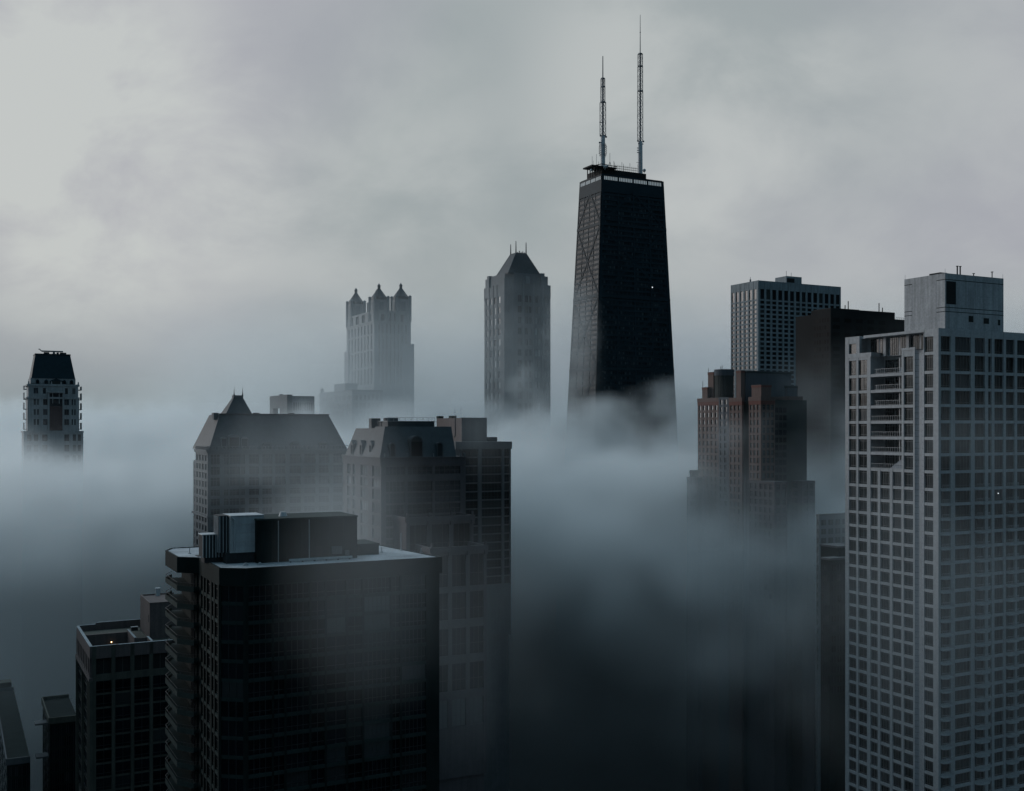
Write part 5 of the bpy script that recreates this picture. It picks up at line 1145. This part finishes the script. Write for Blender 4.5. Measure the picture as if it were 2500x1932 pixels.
# ================================================================== dark brown slab
def brown_slab():
    b = Building('brown_tower', 'near windowless dark brown slab tower with stepped top behind the white gridded tower', 'skyscraper', 2028, 480, zsee=172)
    u = lambda x: 1750+x/4.55
    Z = lambda y: b.z(660+y/4.55)
    W, D = b.r(2232), b.l(1942.5); zt = Z(425)
    ys = b.l(u(1050)); q = MB()
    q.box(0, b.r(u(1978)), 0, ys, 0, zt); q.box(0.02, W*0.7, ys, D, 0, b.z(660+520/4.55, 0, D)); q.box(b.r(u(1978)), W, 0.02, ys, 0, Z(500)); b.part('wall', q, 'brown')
    q = MB(); x1 = b.r(u(1555), 2); x2 = b.r(u(1955), 2)
    q.box(0.5, x1, 0.5, ys-1, zt+0.003, zt+0.35); q.box(x1, x2, 0.8, ys-1.2, zt+0.003, zt+0.2); b.part('roof_edge', q, 'blackmat')
    # shallow strips of smoked glass
    z_ = zt-4; k = 0
    while z_ > 160:
        for i in range(6):
            a0 = 1.2+(ys-2.4)*i/6; p = MB(); LF().quad(p, a0, a0+(ys-2.4)/6*0.6, z_-1.8, z_, 0.02); b.item('window', p, ['g_brown'])
        for i in range(7):
            a0 = 1.2+(W-3)*i/7; p = MB(); RF().quad(p, a0, a0+(W-3)/7*0.6, z_-1.8, z_ if z_ < zt-14 else z_, 0.02); b.item('window', p, ['g_brown']) if z_ < zt-14 or i < 5 else None
        z_ -= 3.2
    for xx, y, h in ((1425, 2, 2.0), (1460, 4, 4.2), (1840, 3, 2.2), (1802, 5, 4.5)): q = MB(); x_ = b.r(u(xx), y); q.cyl(x_, y, 0.22, zt+0.2, zt+0.2+h, 6); b.part('aerial', q, 'blackmat')
    q = MB(); x_ = b.r(u(1990), 2); q.bar((x_, 2, Z(500)+0.1), (W-1, 2, Z(500)+0.1), 0.1); q.bar((x_, 2, Z(500)+1.1), (W-1, 2, Z(500)+1.1), 0.08)
    for i in range(8): xx = x_+(W-1-x_)*i/7; q.bar((xx, 2, Z(500)), (xx, 2, Z(500)+1.1), 0.06)
    b.part('railing', q, 'blackmat')
    b.done()
M['g_brown'] = glass('brown_smoked_glass', (0.012, 0.011, 0.011), 0.03, (0.028, 0.026, 0.025), ior=1.08, rough=0.5)
brown_slab()

# ================================================================== rose tower of stepped wings
def rose_tower():
    b = Building('stepped_tower', 'rose coloured apartment tower of stepped wings with red bands and a dark louvred drum', 'tower', 1857.6, 420, zsee=115)
    u = lambda x: 1650+x/2.962
    Zv = lambda y, Y: CZ+(HV-(880+y/2.962))*Y/F
    fh = 55.2/2.962*420/F
    def wing(xc, Y, xl, xr, ytop, zbot, nl, nr, mats, band=True, first=True, yb=None, gl=('g_mid', 'frame'), name='wing', depth_l=None):
        """a stretch of building: near corner at column xc on depth Y, left front to xl, right front to xr"""
        X = (u(xc)-CU)*Y/F; dx, dy = X-b.X, Y-b.Y; lx, ly = dx*ERX+dy*ERY, dx*ELX+dy*ELY
        L = b.l(u(xl), lx, ly)-ly if depth_l is None else depth_l; R = b.r(u(xr), ly, lx)-lx
        zt = Zv(ytop, Y); hb = 1.9; dp = 0.4
        c = MB(); c.box(lx+dp, lx+R, ly+dp, ly+L, zbot, zt-0.01); e = b.part('core', c, mats[0])
        wl_ = MB(); f, g = RF(ly, lx), LF(lx, ly)
        zb_ = zt-hb-1.0 if band else zt-0.8
        rows = floors(zb_-0.15, max(zbot, 100), fh, fh*0.66)
        g_cols = bays(0.5, L-0.2, nl, 0.62) if nl else []; f_cols = bays(0.5, R-0.2, nr, 0.66) if nr else []
        wl_.box(lx+0.02, lx+0.5, ly, ly+0.5, zbot, zb_)
        facade(b, g, wl_, 0.5, L, zbot, zb_, g_cols, rows, dp, gm=gl, nv=2, nh=(0.65,), bar=0.12)
        facade(b, f, wl_, 0.5, R, zbot, zb_, f_cols, rows, dp, gm=gl, nv=2, nh=(0.65,), bar=0.12)
        w = b.part('wall', wl_, mats[0])
        if band:
            q = MB(); q.box(lx-0.12, lx+R+0.05, ly-0.12, ly+L+0.05, zb_+0.003, zb_+hb*0.75); b.part('red_band', q, 'red')
            q = MB(); q.box(lx-0.22, lx+R+0.1, ly-0.22, ly+L+0.1, zb_+hb*0.75+0.003, zt+0.1); b.part('parapet', q, mats[1])
        else:
            q = MB(); q.box(lx-0.15, lx+R+0.05, ly-0.15, ly+L+0.05, zb_+0.003, zt+0.1); b.part('parapet', q, mats[1])
        return lx, ly, L, R, zt
    m1 = ('rose', 'rose'); zlow = 0
    n3 = wing(615, 420, 528, 716, 264, zlow, 3, 3, m1)                       # the near corner wing
    n2 = wing(478, 430, 386, 492, 270, zlow, 3, 0, m1)                       # next along the left front
    n1 = wing(312, 447, 158, 330, 272, zlow, 5, 0, m1)
    nb = wing(383, 441, 310, 400, 268, zlow, 2, 0, ('bluegrey', 'bluegrey'), band=False)   # bluish bay between them
    n4 = wing(815, 432.5, 800, 914, 262, zlow, 1, 2, ('bluegrey', 'rose'), depth_l=10)
    c = MB(); c.box(n3[0]+2.5, n3[0]+26, n3[1]+3, n3[1]+12, 0, n3[4]-1.0); c.box(n3[0]+9, n3[0]+25.9, n3[1]+12, n3[1]+40, 0, n3[4]-1.01); b.part('rear_core', c, 'copper')
    z_ = n3[4]-4
    while z_ > 110:
        p, _ = window(RF(n3[1]+3, n3[0]+2.5), n3[3]-2.0, n3[3]+6, z_-2.0, z_, 0.05, 3); b.item('window', p, ['g_dark', 'frame'])
        z_ -= fh
    # lower setbacks
    wing(712, 409, 528, 806, 882, 0, 5, 2, ('mauve', 'mauve'), band=False)
    wing(914, 426, 905, 1006, 876, 0, 1, 2, ('mauve', 'mauve'), band=False, depth_l=12)
    wing(160, 450, 78, 190, 850, 0, 3, 0, ('mauve', 'mauve'), band=False)
    # crown
    def blk(xc, Y, xl, xr, y0, y1, mat, cap=None, name='crown_block'):
        X = (u(xc)-CU)*Y/F; dx, dy = X-b.X, Y-b.Y; lx, ly = dx*ERX+dy*ERY, dx*ELX+dy*ELY
        L = max(b.l(u(xl), lx, ly)-ly, 1.5); R = max(b.r(u(xr), ly, lx)-lx, 1.5); z0, z1 = Zv(y1, Y), Zv(y0, Y)
        q = MB(); q.box(lx, lx+R, ly, ly+L, z0-2, z1-1.0, 0); e = b.part(name, q, mat)
        q = MB(); q.box(lx-0.1, lx+R+0.1, ly-0.1, ly+L+0.1, z1-1.0+0.003, z1-0.25); q.build('red_band', cap or 'red', e)
        q = MB(); q.box(lx-0.15, lx+R+0.15, ly-0.15, ly+L+0.15, z1-0.247, z1); q.build('capping', mat, e)
        return lx, ly, L, R, z0, z1
    blk(272, 454, 232, 306, 84, 268, 'rose'); blk(228, 455, 190, 250, 194, 270, 'rose')
    blk(505, 437, 437, 835, 74, 262, 'bluegrey', 'copper'); k = blk(470, 436, 437, 497, 72, 262, 'rose')
    blk(617, 425, 548, 690, 176, 264, 'rose'); blk(806, 437, 800, 880, 182, 264, 'bluegrey', 'copper')
    Y = 452.0; X = (u(371)-CU)*Y/F; dx, dy = X-b.X, Y-b.Y; lx, ly = dx*ERX+dy*ERY, dx*ELX+dy*ELY; r = (437-305)/2/2.962*Y/F
    q = MB(); z0, z1 = Zv(264, Y), Zv(66, Y); q.cyl(lx, ly+2, r, z0-2, z1-2.6, 32); e = b.part('louvred_drum', q, 'copper')
    for i in range(32): a = 2*pi*i/32; q = MB(); q.box(lx+r*cos(a)-0.12, lx+r*cos(a)+0.12, ly+2+r*sin(a)-0.12, ly+2+r*sin(a)+0.12, z0-2, z1-2.6); q.build('louvre', 'copper', e)
    q = MB(); q.cyl(lx, ly+2, r+0.35, z1-2.6+0.003, z1, 32); q.build('cornice', 'bluegrey', e)
    for xx, yy, h in ((236, 84, 1.6), (195, 190, 2.2), (325, 64, 1.2), (335, 64, 1.6)): q = MB(); X = (u(xx)-CU)*452/F; dx, dy = X-b.X, 452-b.Y; q.cyl(dx*ERX+dy*ERY, dx*ELX+dy*ELY, 0.12, Zv(yy, 452)-0.6, Zv(yy, 452)+h, 6); b.part('aerial', q, 'maststeel')
    for xx in (110, 125, 140, 152): q = MB(); X = (u(xx)-CU)*456/F; dx, dy = X-b.X, 456-b.Y; x_, y_ = dx*ERX+dy*ERY, dx*ELX+dy*ELY; z0 = Zv(852, 456); q.cyl(x_, y_, 0.6, z0-1.0, z0+2.2, 8); q.ball(x_, y_, z0+2.6, 0.9, 0, 8); b.part('roof_planting', q, 'dark')
    b.done()
rose_tower()

# ================================================================== two dark blocks in the gap left of the white gridded tower
def gap_blocks():
    for nm, lab, uc, Y, v, ul, ur, mat in (('tower_block', 'shadowed grey block with pale roof edge just right of the rose tower', 2000, 372, 1256, 1992, 2090, 'stone'), ('tower_block', 'dark block with two pale parapet steps beside the foot of the white gridded tower', 2026, 330, 1364, 2003, 2100, 'dark')):
        n = Building(nm, lab, 'tower', uc, Y, zsee=90)
        zt = n.z(v); l, r = n.l(ul), n.r(ur)
        q = MB(); q.box(0.2, r, 0.2, l, 0, zt-0.6); n.part('wall', q, mat)
        q = MB(); q.box(0, r, 0, l, zt-0.6+0.003, zt); n.part('parapet', q, 'greyslab')
        if mat == 'dark':
            x0 = n.r(2046, 2.5); y2 = 2.5; z2 = n.z(1334, x0, y2); q = MB(); q.box(x0, r, y2, l+6, 0, z2-0.6); n.part('upper_wall', q, mat)
            q = MB(); q.box(x0-0.2, r, y2-0.2, l+6, z2-0.6+0.003, z2); n.part('parapet', q, 'greyslab')
        for r0, r1 in floors(zt-2, 90, 3.1, 1.9):
            for a0, a1 in bays(0.6, r-0.3, 5, 0.7): p, _ = window(RF(0.2), a0, a1, r0, r1, 0.02, 1); n.item('window', p, ['g_dark', 'darkrail'])
            for a0, a1 in bays(0.6, l-0.3, 4, 0.7): p, _ = window(LF(0.2), a0, a1, r0, r1, 0.02, 1); n.item('window', p, ['g_dark', 'darkrail'])
        n.done()
gap_blocks()

# ================================================================== the fog: one box of air whose density is a low bank with a ragged top, far haze and drifting wisps
def fog():
    X0, X1, Y0, Y1, Z0, Z1 = -820, 820, -250, 1500, -1, 345
    me = bpy.data.meshes.new('haze'); q = MB(); q.box(X0, X1, Y0, Y1, Z0, Z1); me.from_pydata(q.v, [], q.f); o = bpy.data.objects.new('haze', me); COL.objects.link(o)
    tag(o, kind='stuff')
    mat = bpy.data.materials.new('fog_air'); mat.use_nodes = True; t = mat.node_tree; t.nodes.clear()
    mo = nd(t, 'ShaderNodeOutputMaterial'); pv = nd(t, 'ShaderNodeVolumePrincipled'); t.links.new(pv.outputs[0], mo.inputs['Volume'])
    pv.inputs['Color'].default_value = (0.805, 0.875, 0.902, 1); pv.inputs['Density'].default_value = 1.0; pv.inputs['Anisotropy'].default_value = 0.4
    me.materials.append(mat)
    ng = bpy.data.node_groups.new('fog_density', 'GeometryNodeTree'); ng.interface.new_socket('Geometry', in_out='OUTPUT', socket_type='NodeSocketGeometry')
    N, L = ng.nodes, ng.links
    def op(kind, a, b=None):
        n = N.new('ShaderNodeMath'); n.operation = kind
        for i, x in enumerate((a, b)):
            if x is None: continue
            if isinstance(x, Ex): L.new(x.s, n.inputs[i])
            else: n.inputs[i].default_value = x
        return Ex(n.outputs[0])
    class Ex:
        def __init__(s, sock): s.s = sock
        def __add__(s, b): return op('ADD', s, b)
        __radd__ = __add__
        def __mul__(s, b): return op('MULTIPLY', s, b)
        __rmul__ = __mul__
        def __sub__(s, b): return op('SUBTRACT', s, b)
        def __rsub__(s, b): return op('SUBTRACT', b, s)
    def step(x, a, b, lo=0.0, hi=1.0):
        n = N.new('ShaderNodeMapRange'); n.interpolation_type = 'SMOOTHSTEP'; L.new(x.s, n.inputs[0])
        for i, v in zip((1, 2, 3, 4), (a, b, lo, hi)): n.inputs[i].default_value = v
        return Ex(n.outputs[0])
    pos = N.new('GeometryNodeInputPosition'); sp = N.new('ShaderNodeSeparateXYZ'); L.new(pos.outputs[0], sp.inputs[0])
    x, y, z = (Ex(sp.outputs[i]) for i in range(3))
    def noise(size, detail, off, flat=1.0, dist=0.0):
        m = N.new('ShaderNodeVectorMath'); m.operation = 'MULTIPLY_ADD'; L.new(pos.outputs[0], m.inputs[0]); m.inputs[1].default_value = (1/size, 1/size, flat/size); m.inputs[2].default_value = off
        n = N.new('ShaderNodeTexNoise'); L.new(m.outputs[0], n.inputs['Vector']); n.inputs['Scale'].default_value = 1.0; n.inputs['Detail'].default_value = detail; n.inputs['Distortion'].default_value = dist
        return Ex(n.outputs[0])-0.5
    big = noise(150, 2, (3.3, 1.7, 0.2)); mid = noise(42, 4, (7.1, 2.2, 5.0), 1.2, 0.4); fine = noise(15, 3, (1.1, 9.2, 3.0))
    ragged = mid*1.0+fine*0.35
    torn = noise(22, 3, (4.4, 0.7, 8.1), 1.0, 0.9)*1.3+fine*0.3
    # the bank: everywhere except a clear pocket round the viewer and the nearest roofs
    top = step(x, -260, -120, -5, 0)+step(y, 480, 900, 148, 160)+step(y, 1000, 1300, 0, 24)+big*60+mid*76+fine*26
    def mound(cx, cy, rx, ry, h):
        ax, ay = (x-cx)*(1/rx), (y-cy)*(1/ry); return op('MAXIMUM', 1.0-(ax*ax+ay*ay), 0.0)*h
    for m in FOG['mounds']: top = top+mound(*m)*op('MAXIMUM', ragged*3.2+0.8, 0.0)
    bank = step((top-z)*step(y, 480, 950, 1.0, 0.75), -24, 44)*step(z-step(x, -130, -40, 12, 0)+step(y, 340, 450, 0, 14), 104, 154, 0.10, 1.0)
    px_, py_ = (x-15)*(1/235), (y-95)*(1/345)
    start = step(px_*px_+py_*py_+big*0.9+mid*0.5, 0.58, 1.4)
    dens = bank*start*step(y, 520, 1000, 1.0, 0.4)*FOG['bank']*op('MAXIMUM', ragged*1.6+1.0, 0.12)
    # far haze
    far = step(y, 740, 980)*step(x, -360, -200)*step(y, 1020, 1140, 1.0, 0.0)*step(z, 150, 315, 1.0, 0.0)*(1.0+mid*1.1+big*1.2)*FOG['far']
    dens = dens+op('MAXIMUM', far, 0.0)
    # drifting wisps: (column, row, depth, radii in metres, density)
    for u, v, Y, rx, ry, rz, d in FOG['wisps']:
        cx, cz = (u-CU)*Y/F, CZ+(HV-v)*Y/F
        ax, ay, az = (x-cx)*(1/rx), (y-Y)*(1/ry), (z-cz)*(1/rz)
        g = op('MAXIMUM', 1.0-(ax*ax+ay*ay+az*az), 0.0)
        dens = dens+(g*step(torn+g*0.3, 0.0, 0.30) if Y < 300 else g*step(ragged+g*0.25, -0.02, 0.34))*d
    vc = N.new('GeometryNodeVolumeCube'); L.new(dens.s, vc.inputs['Density'])
    vc.inputs['Min'].default_value = (X0, Y0, Z0); vc.inputs['Max'].default_value = (X1, Y1, Z1)
    for a, v in zip('XYZ', FOG['res']): vc.inputs['Resolution '+a].default_value = v
    sm = N.new('GeometryNodeSetMaterial'); sm.inputs['Material'].default_value = mat; out = N.new('NodeGroupOutput')
    L.new(vc.outputs[0], sm.inputs[0]); L.new(sm.outputs[0], out.inputs[0])
    md = o.modifiers.new('fog_density', 'NODES'); md.node_group = ng
FOG = dict(mounds=[(38, 690, 60, 55, 27), (114, 690, 34, 50, 24), (0, 800, 60, 60, 12)], bank=0.105, far=0.0088, res=(370, 390, 100), wisps=[
    (735, 1195, 240, 27, 22, 27, 0.014), (900, 1430, 147, 14, 10, 24, 0.013), (850, 1285, 195, 15, 14, 17, 0.018), (1150, 1560, 238, 26, 22, 36, 0.006),
    (1265, 900, 800, 60, 50, 120, 0.004), (1398, 880, 715, 24, 20, 74, 0.030), (130, 1420, 515, 70, 40, 55, 0.022),
    (2010, 1080, 440, 36, 24, 56, 0.010), (1960, 1400, 385, 40, 26, 36, 0.010), (1740, 1540, 365, 60, 40, 50, 0.014), (1430, 1400, 425, 55, 45, 34, 0.030), (2330, 1500, 190, 40, 26, 60, 0.006)])
sc.cycles.volume_step_rate = 1.5; sc.cycles.volume_max_steps = 512
fog()
